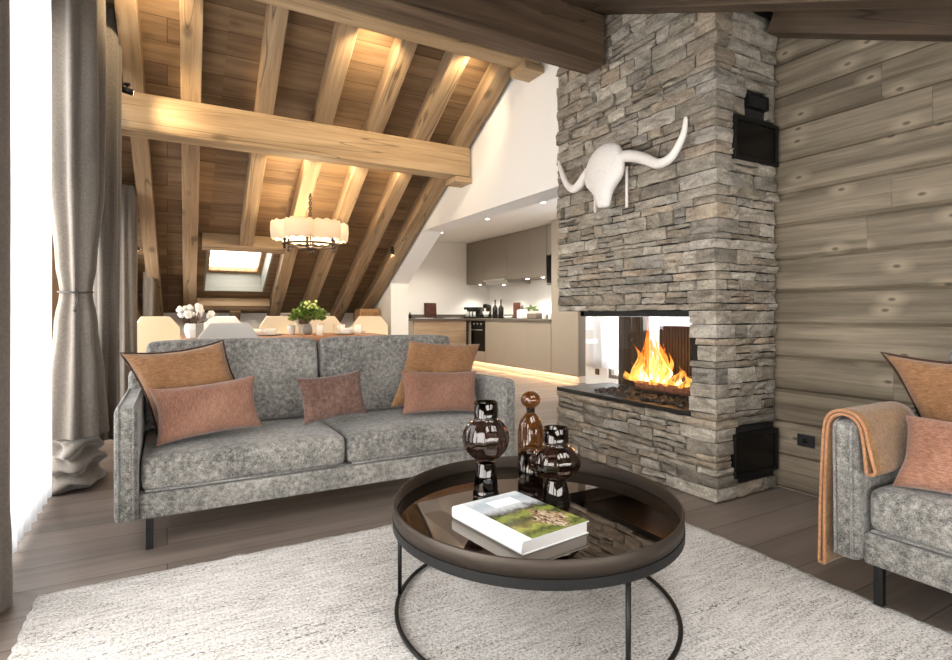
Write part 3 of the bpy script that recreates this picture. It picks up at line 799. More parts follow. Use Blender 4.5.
for (y, h, r, by) in ((2.63, .39, .06, .02), (2.57, .37, .055, .05), (2.68, .24, .05, .05), (2.50, .25, .05, .03), (2.41, .13, .05, -.03), (2.76, .12, .055, .06), (2.33, .09, .04, -.04), (2.61, .42, .036, .07), (2.55, .40, .032, .02), (2.84, .06, .04, .05), (2.46, .20, .03, -.02)):
    tongue(b, (2.82 + rng.uniform(-.04, .04), y, zf), h * 1.08, r * 1.25, (rng.uniform(-.03, .03), by), rng, ph=rng.uniform(0, 6))
b.build('flame', M['flame_outer'], fire)
b = MB()
for (y, h, r, by) in ((2.60, .30, .026, .02), (2.54, .24, .024, -.01), (2.66, .17, .03, .03), (2.48, .14, .026, -.02), (2.56, .15, .03, 0), (2.73, .08, .03, .03), (2.41, .09, .024, -.02)):
    tongue(b, (2.83 + rng.uniform(-.03, .03), y, zf), h, r, (rng.uniform(-.02, .02), by), rng, ph=rng.uniform(0, 6))
b.build('flame_core', M['flame_inner'], fire)

# ------------------------------------------------------------------ bull skull
sk = thing('bull_skull', 'white bull skull with long curved horns hung on the stone chimney', 'skull ornament', (2.43, 2.63, 1.88))
def rings_mesh(rings, seg=14):
    vs, fs = [], []
    for (c, rx, ry, e) in rings:       # c=(x,y,z) centre, rx depth, ry width
        for k in range(seg):
            a = 2 * PI * k / seg
            vs.append((c[0] + rx * math.copysign(abs(math.cos(a)) ** e, math.cos(a)), c[1] + ry * math.copysign(abs(math.sin(a)) ** e, math.sin(a)), c[2]))
    n_ = len(rings)
    for i in range(n_ - 1):
        for k in range(seg): fs.append((i * seg + k, i * seg + (k + 1) % seg, (i + 1) * seg + (k + 1) % seg, (i + 1) * seg + k))
    fs.append(tuple(range(seg))); fs.append(tuple((n_ - 1) * seg + k for k in range(seg)))
    return vs, fs
b = MB()
R_ = [((.0, -.015, .20), .022, .05, .9), ((-.005, -.012, .175), .04, .10, .9), ((-.01, -.006, .13), .052, .145, .85), ((-.012, 0, .07), .056, .172, .85), ((-.014, .003, .0), .056, .178, .85), ((-.016, .006, -.05), .054, .155, .85), ((-.02, .006, -.085), .05, .105, .9), ((-.024, .0, -.12), .045, .072, .9), ((-.03, -.01, -.165), .04, .058, .9), ((-.034, -.018, -.20), .032, .05, .9), ((-.034, -.02, -.212), .018, .034, .9)]
vs, fs = rings_mesh(R_); b.add(vs, fs, 0, True)
b.build('skull_bone', M['bone'], sk, subsurf=1)
def horn(pts, r0, r1):
    P = [Vector(p) for p in pts]; out = []
    n_ = len(P)
    for i in range(n_ - 1):
        p0 = P[max(i - 1, 0)]; p1 = P[i]; p2 = P[i + 1]; p3 = P[min(i + 2, n_ - 1)]
        for k in range(6):
            t = k / 6
            out.append(.5 * ((2 * p1) + (-p0 + p2) * t + (2 * p0 - 5 * p1 + 4 * p2 - p3) * t * t + (-p0 + 3 * p1 - 3 * p2 + p3) * t ** 3))
    out.append(P[-1]); m = len(out)
    b = MB(); b.tube(out, [r0 + (r1 - r0) * (i / (m - 1)) ** 1.6 for i in range(m)], 12)
    b.build('horn', M['bone'], sk)
L0 = (2.43, 2.63, 1.88)
rel = lambda y, z, x=0: (x, y - L0[1], z - L0[2])
horn([rel(2.56, 1.965), rel(2.44, 1.958), rel(2.30, 1.905, -.01), rel(2.18, 1.846, -.02), rel(2.085, 1.868, -.02), rel(2.018, 1.965, -.015), rel(2.005, 2.055, -.01)], .038, .010)
horn([rel(2.72, 1.955), rel(2.80, 1.935), rel(2.87, 1.872, -.01), rel(2.93, 1.852, -.02), rel(3.00, 1.905, -.02), rel(3.06, 2.0, -.015), rel(3.10, 2.085, -.01)], .036, .010)
for y, z0, z1 in ((2.775, 1.672, 1.86), (2.488, 1.658, 1.91)):
    b = MB(); b.box(.035, .042, y - L0[1] - .008, y - L0[1] + .008, z0 - L0[2], z1 - L0[2]); b.build('hanging_strap', M['bone'], sk)

# ------------------------------------------------------------------ sofas
SL, SD = 1.95, .84
def cushion_box(w, d, h, puff=.012, nx=10, ny=8, nz=3, rng=None, e=4.0):
    """rounded upholstered block centred at origin"""
    bm = bmesh.new(); bmesh.ops.create_cube(bm, size=2)
    bmesh.ops.subdivide_edges(bm, edges=bm.edges[:], cuts=7, use_grid_fill=True)
    H = (w / 2 - .002, d / 2, h / 2); r = .034
    for v in bm.verts:
        u = [math.sin(c * PI / 2) for c in v.co]
        p = Vector([u[k] * H[k] for k in range(3)])
        q = Vector([max(-H[k] + r, min(H[k] - r, p[k])) for k in range(3)])
        e_ = p - q
        if e_.length > 1e-6: p = q + e_.normalized() * r if sum(abs(c) > 1e-6 for c in e_) > 1 else p
        x, y, z = u
        fx = (1 - abs(y) ** 3) * (1 - abs(z) ** 2); fy = (1 - abs(x) ** 4) * (1 - abs(z) ** 2); fz = (1 - abs(x) ** 4) * (1 - abs(y) ** 4)
        v.co = (p.x, p.y + math.copysign(puff * .6 * fy, y) * abs(y), p.z + math.copysign(puff * fz, z) * abs(z))
    return bm
def bm_obj(name, bm, mat, parent, loc=(0, 0, 0), rot=(0, 0, 0), sub=1):
    me = bpy.data.meshes.new(name); bm.to_mesh(me); bm.free()
    for p in me.polygons: p.use_smooth = True
    me.materials.append(mat)
    o = bpy.data.objects.new(name, me); COL.objects.link(o); o.parent = parent; o.location = loc; o.rotation_euler = rot
    if sub:
        md = o.modifiers.new('ss', 'SUBSURF'); md.levels = sub; md.render_levels = sub
    return o
def make_sofa():
    t = thing('sofa', 'grey mottled two-seat sofa with cushions standing along the window end of the room', 'sofa')
    hw, fd = SL / 2, -SD / 2
    aw = .085
    b = MB(); b.box(-hw + aw, hw - aw, fd + .012, SD / 2 - .02, .132, .238); b.build('base', M['sofa'], t, bevel=.012, bseg=3)
    b = MB(); b.box(-hw + .01, hw - .01, SD / 2 - .12, SD / 2, .135, .70); b.build('back_panel', M['sofa'], t, bevel=.03, bseg=3)
    cw = (SL - 2 * aw - .012) / 2
    for s in (-1, 1):
        o = bm_obj('seat_cushion', cushion_box(cw, .72, .152, .009), M['sofa'], t, (s * (cw / 2 + .002), fd + .018 + .36, .3175))
        b = MB(); pz = .249; x0, x1 = s * (cw / 2 + .002) - cw / 2 + .02, s * (cw / 2 + .002) + cw / 2 - .02
        b.tube([(x0, fd + .020, pz), (x1, fd + .020, pz)], .005, 6); b.build('piping', M['sofa_pipe'], o); o.children[0].location = -Vector(o.location)
        o = bm_obj('back_cushion', cushion_box(cw - .004, .165, .445, .012), M['sofa'], t, (s * (cw / 2 + .002), .238, .628), (rad(-11), 0, 0))
    for s in (-1, 1):
        b = MB()
        xo = s * hw; xi = s * (hw - aw)
        x0, x1 = min(xo, xi), max(xo, xi)
        prof = [(fd - .018, .136), (SD / 2 - .005, .136), (SD / 2 - .005, .60), (fd + .06, .615), (fd - .03, .612)]
        b.prism(prof, 'x', x0, x1); o = b.build('arm', M['sofa'], t, bevel=.022, bseg=3)
        b = MB()
        for xx in (x0 + .016, x1 - .016): b.tube([(xx, fd - .026, .15), (xx, fd - .036, .58), (xx, fd - .026, .606), (xx, fd + .0, .6165), (xx, SD / 2 - .04, .604)], .0045, 6)
        b.build('piping', M['sofa_pipe'], o)
    for sx in (-1, 1):
        for sy in (-1, 1):
            b = MB(); x, y = sx * (hw - .125), sy * (SD / 2 - .035)
            b.box(x - .014, x + .014, y - .012, y + .012, .0, .134); b.build('leg', M['black_metal'], t, bevel=.002)
    return t
sofa = make_sofa()
sofa.location = (.785, 3.10, .001)
sofa['label'] = 'grey mottled two-seat sofa with five pillows, standing before the dining table'
sofa2 = dup(sofa, (2.485, .095, .0155), (0, 0, rad(-90)), 'grey mottled sofa against the log wall with a brown throw over its arm')

def pillow_bm(w, h, t, seed=0, pinch=.07, shear=0, n_=18):
    rng = random.Random(seed); bm = bmesh.new()
    top, bot = [], []
    def pt(u, v, sgn):
        x = u * w / 2 * (1 - pinch * (1 - v * v) * abs(u) ** 2); z = v * h / 2 * (1 - pinch * 1.1 * (1 - u * u) * abs(v) ** 2)
        x += shear * v
        k = max(0, (1 - u ** 4)) * max(0, (1 - v ** 4)); k = k ** .55
        y = sgn * t / 2 * k * (1 + .10 * noise.noise(Vector((u * 1.7 + seed, v * 1.7, sgn))))
        y += .010 * noise.noise(Vector((u * 2.2, v * 2.2, seed + 5.0)))
        return Vector((x, y, z))
    g = {}
    for s in (1, -1):
        for j in range(n_ + 1):
            for i in range(n_ + 1):
                u, v = -1 + 2 * i / n_, -1 + 2 * j / n_
                u = math.copysign(abs(u) ** .85, u); v = math.copysign(abs(v) ** .85, v)
                edge = i in (0, n_) or j in (0, n_)
                if edge and s == -1: g[(s, i, j)] = g[(1, i, j)]; continue
                g[(s, i, j)] = bm.verts.new(pt(u, v, s))
    for s in (1, -1):
        for j in range(n_):
            for i in range(n_):
                q = [g[(s, i, j)], g[(s, i + 1, j)], g[(s, i + 1, j + 1)], g[(s, i, j + 1)]]
                if s == 1: q.reverse()
                bm.faces.new(q)
    ring = [g[(1, i, 0)].co.copy() for i in range(n_)] + [g[(1, n_, j)].co.copy() for j in range(n_)] + [g[(1, i, n_)].co.copy() for i in range(n_, 0, -1)] + [g[(1, 0, j)].co.copy() for j in range(n_, 0, -1)]
    return bm, ring
def pillow(label, mat, w, h, t, loc, rx, rz, ry, seed, trim=None, pinch=.07, group=None, shear=0):
    bm, ring = pillow_bm(w, h, t, seed, pinch, shear)
    o = bm_obj('throw_pillow', bm, mat, None, loc, (0, 0, 0), 1)
    o.rotation_mode = 'QUATERNION'
    o.rotation_quaternion = (Matrix.Rotation(rz, 4, 'Z') @ Matrix.Rotation(rx, 4, 'X') @ Matrix.Rotation(ry, 4, 'Y')).to_quaternion()
    tag(o, label, 'pillow', group)
    if trim:
        b = MB(); b.tube(ring, .0042, 6, closed=True); b.build('edge_trim', trim, o)
    return o
G1 = 'pillows on the sofa'; G2 = 'pillows on the log wall sofa'
pillow('large ochre pillow with dark edging against the window-side sofa arm', M['mustard'], .45, .42, .11, (.105, 3.03, .645), rad(-14), rad(6), rad(-6), 1, M['mustard_trim'], .12, G1, -.05)
pillow('oblong terracotta pillow in front of the ochre pillow at the window-side sofa arm', M['rust'], .48, .27, .10, (.17, 2.885, .552), rad(-14), rad(4), rad(-5), 2, None, .12, G1)
pillow('small mauve-brown pillow alone in the middle of the sofa', M['mauve'], .38, .26, .10, (.785, 2.975, .552), rad(-16), rad(6), rad(-4), 3, None, .11, G1)
pillow('large ochre pillow standing against the kitchen-side sofa arm', M['mustard'], .50, .42, .10, (1.445, 3.045, .632), rad(-14), rad(-2), rad(4), 4, None, .08, G1, .065)
pillow('oblong terracotta pillow in front of the ochre pillow by the kitchen-side sofa arm', M['rust'], .51, .26, .10, (1.395, 2.895, .545), rad(-14), rad(-1), rad(3), 5, None, .11, G1)
pillow('large ochre pillow with dark edging on the log wall sofa', M['mustard'], .52, .40, .11, (2.49, .768, .648), rad(-10), rad(-90 + 2), 0, 6, M['mustard_trim'], .12, G2, -.095)
pillow('oblong pinkish pillow in front of the ochre one on the log wall sofa', M['rust_pink'], .50, .27, .10, (2.22, .70, .536), rad(-26), rad(-90), rad(-2), 7, None, .12, G2)

# throw folded over the sofa arm (two layers with a fold at either end)
def offset_closed(path, r):
    return path
arm_y0, arm_y1 = 1.070 - .085, 1.070
ctr = [(.952, .50)]
mid = [(.948, .462), (.953, .50), (.960, .56), (.969, .615), (.990, .648), (1.027, .661), (1.062, .653), (1.085, .627), (1.092, .57), (1.097, .45), (1.103, .30), (1.107, .16), (1.109, .105)]
def sm(path, it=2):
    for _ in range(it):
        q = [path[0]]
        for a, c in zip(path[:-1], path[1:]):
            q.append((a[0] * .75 + c[0] * .25, a[1] * .75 + c[1] * .25)); q.append((a[0] * .25 + c[0] * .75, a[1] * .25 + c[1] * .75))
        q.append(path[-1]); path = q
    return path
mid = sm(mid)
def off(path, d):
    out = []
    for i, p in enumerate(path):
        a = path[max(i - 1, 0)]; c = path[min(i + 1, len(path) - 1)]
        tx, ty = c[0] - a[0], c[1] - a[1]; L = math.hypot(tx, ty) or 1
        dd = d[i] if isinstance(d, list) else d
        out.append((p[0] - ty / L * dd, p[1] + tx / L * dd))
    return out
nm = len(mid)
gap = []
for i in range(nm):
    t = i / (nm - 1)
    gap.append(.0065 + .017 * max(0, 1 - t / .2) * (t / .05 if t < .05 else 1) + .006 * max(0, (t - .72) / .28) * (1 - max(0, (t - .95) / .05) * .3))
loop_o = off(mid, gap); loop_i = off(mid, [-.0065 - (g - .0065) * .15 for g in gap])
# the inner layer must stay clear of the arm
loop = loop_i + loop_o[::-1]
loop = loop + [loop[0]]
th = .0048
full_o = off(loop, th); full_i = off(loop, -th)
tw = thing('throw_blanket', 'brown woven throw folded double over the sofa arm by the log wall', 'throw', (0, 0, 0))
b = MB(); X0, X1, NX = 2.045, 2.40, 10
ring_pts = full_o[:-1]; ring_in = full_i[:-1]; K = len(ring_pts)
vs = []
for i in range(NX + 1):
    x = X0 + (X1 - X0) * i / NX
    for (y, z) in ring_pts:
        low = max(0, .62 - z)
        inside = y < 1.02
        vs.append((x + (.03 * low if not inside else .14 * low * (i / NX)), y + .0015 * math.sin(x * 30 + z * 9), z))
    for (y, z) in ring_in:
        low = max(0, .62 - z); inside = y < 1.02
        vs.append((x + (.03 * low if not inside else .14 * low * (i / NX)), y + .0015 * math.sin(x * 30 + z * 9), z))
fs = []; St = 2 * K
for i in range(NX):
    for k in range(K):
        k2 = (k + 1) % K
        fs.append((i * St + k, i * St + k2, (i + 1) * St + k2, (i + 1) * St + k)); fs.append((i * St + K + k2, i * St + K + k, (i + 1) * St + K + k, (i + 1) * St + K + k2))
for i in (0, NX):
    for k in range(K):
        k2 = (k + 1) % K; fs.append((i * St + k, i * St + k2, i * St + K + k2, i * St + K + k))
b.add(vs, fs, 0, True); b.build('blanket', M['throw'], tw)
b = MB(); b.tube([(vs[k][0] - .003, (vs[k][1] + vs[K + k][1]) / 2, (vs[k][2] + vs[K + k][2]) / 2) for k in range(K)], .0056, 6, closed=True)
b.build('stitched_edge', M['throw_edge'], tw)

# ------------------------------------------------------------------ rug
def rug():
    rng = random.Random(9); b = MB()
    x0, x1, y0, y1 = -.40, 2.135, -.75, 2.445
    nx, ny = 90, 110
    vs = []
    for j in range(ny + 1):
        for i in range(nx + 1):
            x = x0 + (x1 - x0) * i / nx; y = y0 + (y1 - y0) * j / ny
            w = .010
            if i in (0, nx): x += rng.uniform(-w, w) * .7
            if j in (0, ny): y += rng.uniform(-w, w) * .7
            x += (y - 1.0) * .03 * (i / nx)
            e = min(i, nx - i, j, ny - j)
            vs.append((x, y, .0135 + rng.uniform(-.0012, .0012) - (.006 if e == 0 else 0)))
    W = nx + 1
    fs = [(j * W + i, j * W + i + 1, (j + 1) * W + i + 1, (j + 1) * W + i) for j in range(ny) for i in range(nx)]
    ring = [i for i in range(W)] + [W * j + nx for j in range(1, ny + 1)] + [W * ny + i for i in range(nx - 1, -1, -1)] + [W * j for j in range(ny - 1, 0, -1)]
    nb = len(vs); vs += [(vs[r][0], vs[r][1], .001) for r in ring]; k = len(ring)
    fs += [(ring[q], nb + q, nb + (q + 1) % k, ring[(q + 1) % k]) for q in range(k)]
    fs.append(tuple(nb + q for q in range(k)))
    b.add(vs, fs, 0, True)
    return tag(b.build('rug', M['rug']), 'large off-white woven rug with dark flecks under the coffee table', 'rug')
rug()

# ------------------------------------------------------------------ coffee table
TC = (1.091, 1.531); TR = .477
ct = thing('coffee_table', 'round black coffee table with a bronze mirrored tray top', 'coffee table', (TC[0], TC[1], .0165), rad(-29.4))
ct.scale = (1.0, 1.06, 1.0)
z0 = .0165
b = MB(); n_ = 96
b.lathe([(TR - .012, .294), (TR + .001, .294), (TR + .001, .3215), (TR - .012, .3215), (TR - .012, .294)], n_, smooth=False); b.build('frame_ring', M['black_metal'], ct, smooth=None)
def ring_tube(R, z, r):
    b = MB(); b.tube([(R * math.cos(2 * PI * k / 72), R * math.sin(2 * PI * k / 72), z) for k in range(72)], r, 8, closed=True); return b
ring_tube(TR - .012, .008, .0075).build('floor_ring', M['black_metal'], ct)
for a in (176, -65, 56):
    b = MB(); x, y = (TR - .012) * math.cos(rad(a)), (TR - .012) * math.sin(rad(a))
    b.tube([(x, y, .008), (x, y, .292)], .0075, 8); b.build('leg', M['black_metal'], ct)
b = MB(); b.lathe([(TR - .009, .3225), (TR - .001, .3225), (TR - .001, .367), (TR - .003, .369), (TR - .007, .369), (TR - .009, .367), (TR - .009, .3225)], n_); b.build('tray_rim', M['bronze'], ct, smooth=None)
b = MB(); b.lathe([(0.0001, .316), (TR - .0105, .316), (TR - .0105, .3205), (.0001, .3205)], n_, smooth=False); b.build('mirror_top', M['mirror'], ct)
TZ = z0 + .3205 + .0008

# vases
def glass_vessel(name, label, cat, loc, parts):
    t = thing(name, label, cat, loc)
    for nm, prof, mat, fl, fa in parts:
        b = MB(); b.lathe(prof, 40, flute=fl, fa=fa); b.build(nm, mat, t)
    return t
def arc(cz, r, a0, a1, n_, sx=1.0):
    return [(sx * r * math.cos(rad(a0 + (a1 - a0) * i / n_)), cz + r * math.sin(rad(a0 + (a1 - a0) * i / n_))) for i in range(n_ + 1)]
glass_vessel('glass_vase', 'tall smoked glass vase with a globe above a long dark foot', 'vase', (1.006, 1.712, TZ), [
    ('foot', [(.0002, 0), (.046, 0), (.047, .004), (.047, .018), (.043, .026), (.0425, .032), (.044, .036), (.034, .122), (.030, .128), (.0002, .128)], M['vase_base'], 0, 0),
    ('globe', [(.0002, .130)] + arc(.213, .083, -78, 60, 14) + [(.0425, .288)], M['vase_smoke'], 12, .04),
    ('neck', [(.043, .290), (.043, .345), (.040, .345), (.040, .290)], M['vase_base'], 0, 0)])
glass_vessel('glass_vase', 'low smoked glass vase with a squat globe, beside the fireplace end of the table', 'vase', (1.207, 1.562, TZ), [
    ('foot', [(.0002, 0), (.050, 0), (.051, .004), (.051, .010), (.036, .072), (.034, .076), (.0002, .076)], M['vase_base'], 0, 0),
    ('globe', [(.0002, .078)] + arc(.140, .066, -72, 66, 12, 1.34) + [(.0445, .206)], M['vase_smoke'], 12, .04),
    ('neck', [(.045, .208), (.045, .258), (.042, .258), (.042, .208)], M['vase_base'], 0, 0)])
glass_vessel('glass_bottle', 'amber glass bottle with a round ball stopper', 'bottle', (1.240, 1.765, TZ), [
    ('lower_body', [(.0002, 0), (.047, 0), (.050, .005), (.050, .125), (.0002, .125)], M['amber_dark'], 0, 0),
    ('body', [(.0505, .127), (.0505, .20), (.047, .225), (.038, .25), (.024, .268), (.017, .275)], M['amber'], 0, 0),
    ('neck', [(.0165, .277), (.0165, .290), (.019, .295)], M['amber_dark'], 0, 0),
    ('stopper', [(.0002, .2965)] + arc(.327, .0335, -86, 88, 12, 1.15) + [(.0002, .3605)], M['amber'], 0, 0)])

# picture book
def mat_cover():
    """book cover photograph: pale sky over a green valley with a brown village"""
    m, nt = newmat('book_cover'); n = N(nt)
    tc = n('ShaderNodeTexCoord'); sp = n('ShaderNodeSeparateXYZ'); n.link(tc, 'Generated', sp, 'Vector')
    nz = n('ShaderNodeTexNoise', Scale=7.0, Detail=9.0, Roughness=.78); n.link(tc, 'Generated', nz, 'Vector')
    nf = n('ShaderNodeTexVoronoi', Scale=26.0); n.link(tc, 'Generated', nf, 'Vector')
    ad = n('ShaderNodeMath', operation='MULTIPLY_ADD'); n.link(nz, 'Fac', ad, 0); ad.inputs[1].default_value = .45
    sb = n('ShaderNodeMath', operation='SUBTRACT'); n.link(sp, 'Y', sb, 0); sb.inputs[1].default_value = .225; n.link(sb, 'Value', ad, 2)
    land = ramp(nt, [(0, S(128, 138, 62)), (.10, S(72, 84, 40)), (.19, S(168, 172, 84)), (.27, S(110, 100, 62)), (.36, S(66, 78, 40)), (.46, S(142, 152, 70)), (.55, S(58, 60, 44)), (.61, S(128, 132, 134)), (.69, S(206, 212, 216)), (.85, S(176, 190, 200)), (1, S(222, 228, 232))])
    n.link(ad, 'Value', land, 'Fac')
    vr = n('ShaderNodeMath', operation='SUBTRACT'); n.link(sp, 'X', vr, 0); vr.inputs[1].default_value = .66
    va = n('ShaderNodeMath', operation='ABSOLUTE'); n.link(vr, 'Value', va, 0)
    vy = n('ShaderNodeMath', operation='SUBTRACT'); n.link(sp, 'Y', vy, 0); vy.inputs[1].default_value = .26
    vb = n('ShaderNodeMath', operation='ABSOLUTE'); n.link(vy, 'Value', vb, 0)
    vs_ = n('ShaderNodeMath', operation='ADD'); n.link(va, 'Value', vs_, 0); n.link(vb, 'Value', vs_, 1)
    vn = n('ShaderNodeMath', operation='MULTIPLY_ADD'); n.link(nz, 'Fac', vn, 0); vn.inputs[1].default_value = .3; n.link(vs_, 'Value', vn, 2)
    mk = ramp(nt, [(.38, (1, 1, 1, 1)), (.46, (0, 0, 0, 1))]); n.link(vn, 'Value', mk, 'Fac')
    vil = ramp(nt, [(.2, S(92, 66, 48)), (.5, S(170, 142, 108)), (.8, S(214, 200, 178))]); n.link(nf, 'Color', vil, 'Fac')
    mx = n('ShaderNodeMixRGB', blend_type='MIX'); n.link(mk, 'Color', mx, 'Fac'); n.link(land, 'Color', mx, 'Color1'); n.link(vil, 'Color', mx, 'Color2')
    p = n('ShaderNodeBsdfPrincipled', Roughness=.25); n.link(mx, 'Color', p, 'Base Color'); p.inputs['Coat Weight'].default_value = .2
    finish(nt, p); return m
M['book_cover'] = mat_cover()
A_, B_, D_ = Vector((.811, 1.57)), Vector((1.08, 1.64)), Vector((.845, 1.225))   # spine runs A-D
ex = (B_ - A_).normalized(); bw, bl = .262, .345
bk = thing('picture_book', 'white hardback picture book with a green valley on the cover, lying on the table', 'book', (.9585, 1.4305, TZ), math.atan2((A_ - D_).y, (A_ - D_).x) - PI / 2 + rad(1))
b = MB(); b.box(-bw / 2 + .006, bw / 2 - .004, -bl / 2 + .004, bl / 2 - .004, .0035, .0345); b.build('pages', M['paper'], bk)
b = MB()
b.box(-bw / 2, bw / 2, -bl / 2, bl / 2, 0, .003); b.box(-bw / 2, bw / 2, -bl / 2, bl / 2, .035, .038)
b.prism([(-bw / 2, 0), (-bw / 2 - .004, .006), (-bw / 2 - .005, .019), (-bw / 2 - .004, .032), (-bw / 2, .038), (-bw / 2 + .003, .036), (-bw / 2 + .003, .002)], 'y', -bl / 2, bl / 2)
b.build('cover', M['cover_white'], bk)
b = MB(); b.box(-bw / 2 + .035, bw / 2, -bl / 2 + .0005, bl / 2 - .0005, .0381, .0384); b.build('cover_photo', M['book_cover'], bk)
b = MB(); b.box(-.03, bw / 2 - .055, .075, .135, .0385, .0387); b.build('title_panel', M['cover_white'], bk)

# ------------------------------------------------------------------ curtains
def bundle(name, label, c, prof, nf, amp, seed, group=None, sx=1.0, mat='drape', tilt=(0, 0)):
    """gathered drape: closed folded tube, prof = [(z, radius)]"""
    b = MB(); seg = nf * 10; vs = []; fs = []
    zs = [p[0] for p in prof]
    def R(z):
        for (z0, r0), (z1, r1) in zip(prof[:-1], prof[1:]):
            if z0 <= z <= z1: t = (z - z0) / (z1 - z0); t = t * t * (3 - 2 * t); return r0 + (r1 - r0) * t
        return prof[-1][1]
    nz = 46; zmin, zmax = zs[0], zs[-1]
    for j in range(nz + 1):
        z = zmin + (zmax - zmin) * j / nz; r = R(z)
        for k in range(seg):
            a = 2 * PI * k / seg
            w = noise.noise(Vector((math.cos(a) * 1.3 + seed, math.sin(a) * 1.3, z * .55)))
            f = math.sin(nf * a + 2.2 * w + .35 * math.sin(z * 1.1 + seed))
            rr = r * (1 + amp * f + .10 * w)
            tx = tilt[0] * (zmax - z); ty = tilt[1] * (zmax - z)
            vs.append((c[0] + tx + rr * sx * math.cos(a), c[1] + ty + rr * math.sin(a), min(z, roof_p(c[1] + ty + rr * math.sin(a)) - .02)))
    for j in range(nz):
        for k in range(seg): fs.append((j * seg + k, j * seg + (k + 1) % seg, (j + 1) * seg + (k + 1) % seg, (j + 1) * seg + k))
    b.add(vs, fs, 0, True)
    o = b.build(name, M[mat]); tag(o, label, 'curtain', group)
    return o
GC = 'grey drapes at the gable windows'
bundle('drape_curtain', 'grey drape hanging at the near edge of the window, cut by the picture edge', (-.555, 2.40), [(.003, .15), (.28, .145), (.34, .138), (1.2, .14), (2.9, .14)], 7, .13, 1, GC, .55)
d2 = bundle('drape_curtain', 'grey drape tied back with a cord beside the white sheer', (-.465, 3.93), [(.30, .17), (.62, .15), (.95, .115), (1.13, .085), (1.30, .11), (1.75, .148), (2.3, .155), (3.05, .15)], 7, .17, 2, GC, .8)
b = MB(); b.tube([(-.465 + .082 * math.cos(2 * PI * k / 24), 3.93 + .104 * math.sin(2 * PI * k / 24), 1.128 + .006 * math.sin(2 * PI * k / 24)) for k in range(24)], .006, 6, closed=True)
b.tube([(-.465 + .02, 3.93 - .105, 1.125), (-.465 + .025, 3.93 - .11, 1.08), (-.455, 3.93 - .115, 1.03)], .004, 6)
b.ball((-.455, 3.815, 1.02), .010, 8, 6)
b.build('tieback_cord', M['cord'], d2)
# pooled cloth at the foot of the tied drape
b = MB(); seg = 64; vs = []; fs = []; rows = 26
for j in range(rows + 1):
    t = j / rows; z = .015 + .27 * t
    for k in range(seg):
        a = 2 * PI * k / seg
        r = .155 + .028 * math.sin(t * 17 + 1.6 * math.sin(a * 2)) + .02 * math.sin(5 * a + t * 4) + .018 * noise.noise(Vector((a, t * 4, 2)))
        vs.append((-.465 + .75 * r * math.cos(a), 3.95 + r * 1.25 * math.sin(a), z + .02 * math.sin(3 * a + t * 5) * (0 < j < rows)))
for j in range(rows):
    for k in range(seg): fs.append((j * seg + k, j * seg + (k + 1) % seg, (j + 1) * seg + (k + 1) % seg, (j + 1) * seg + k))
fs.append(tuple(range(seg))); fs.append(tuple(rows * seg + k for k in range(seg)))
b.add(vs, fs, 0, True); b.build('pooled_hem', M['drape'], d2)
bundle('drape_curtain', 'narrow shadowed drape just behind the tied-back drape', (-.345, 4.27), [(.20, .10), (1.1, .092), (2.0, .095), (2.95, .10)], 6, .15, 3, GC, .75)
bundle('drape_curtain', 'drape under the end of the tie beam at the dining window', (-.305, 5.62), [(.03, .09), (.9, .085), (2.1, .09)], 6, .16, 4, GC, .75)
bundle('drape_curtain', 'farthest short drape below the rafter spotlight', (-.17, 6.85), [(.05, .075), (.9, .07), (1.45, .07)], 5, .16, 5, GC, .75)
def sheer(label, x, y0, y1, z0, z1, nf, amp, cat='curtain', group=None):
    b = MB(); nu = nf * 8; nv = 14; vs = []; fs = []
    for j in range(nv + 1):
        z = z0 + (z1 - z0) * j / nv
        for i in range(nu + 1):
            u = i / nu; y = y0 + (y1 - y0) * u
            w = noise.noise(Vector((u * 5, z * .4, x)))
            zz = min(z, roof_p(y) - .03)
            vs.append((x + amp * math.sin(2 * PI * nf * u + 1.6 * w) + .012 * w, y, zz))
    W = nu + 1
    for j in range(nv):
        for i in range(nu): fs.append((j * W + i, j * W + i + 1, (j + 1) * W + i + 1, (j + 1) * W + i))
    b.add(vs, fs, 0, True); o = b.build('sheer_curtain', M['sheer'], solid=.0015, fixn=False); tag(o, label, cat, group); return o
sheer('white sheer curtain glowing with daylight at the tall window', -.555, 2.585, 3.72, .035, 2.85, 9, .022)
sheer('white sheer curtain seen through the firebox in the hall', HX - .06, 3.1, 6.03, .26, 2.3, 18, .018)
tag((lambda b: (b.box(HX - .012, HX - .001, 5.81, 5.89, .15, .235), b.build('wall_socket', M['socket'], bevel=.003))[1])(MB()), 'dark wall socket on the white hall wall seen through the firebox', 'socket')

# socket on the log wall
ws = thing('wall_socket', 'black double socket plate low on the log wall beside the fireplace', 'socket', (3.05 + .035 - .0275, 1.735, .303))
b = MB(); b.box(-.004, .002, -.05, .045, -.033, .033); b.build('plate', M['socket'], ws, bevel=.002)
b = MB(); b.tube([(-.0045, -.002, 0), (-.009, -.002, 0)], .012, 12); b.build('plug_hole', M['black_metal'], ws)

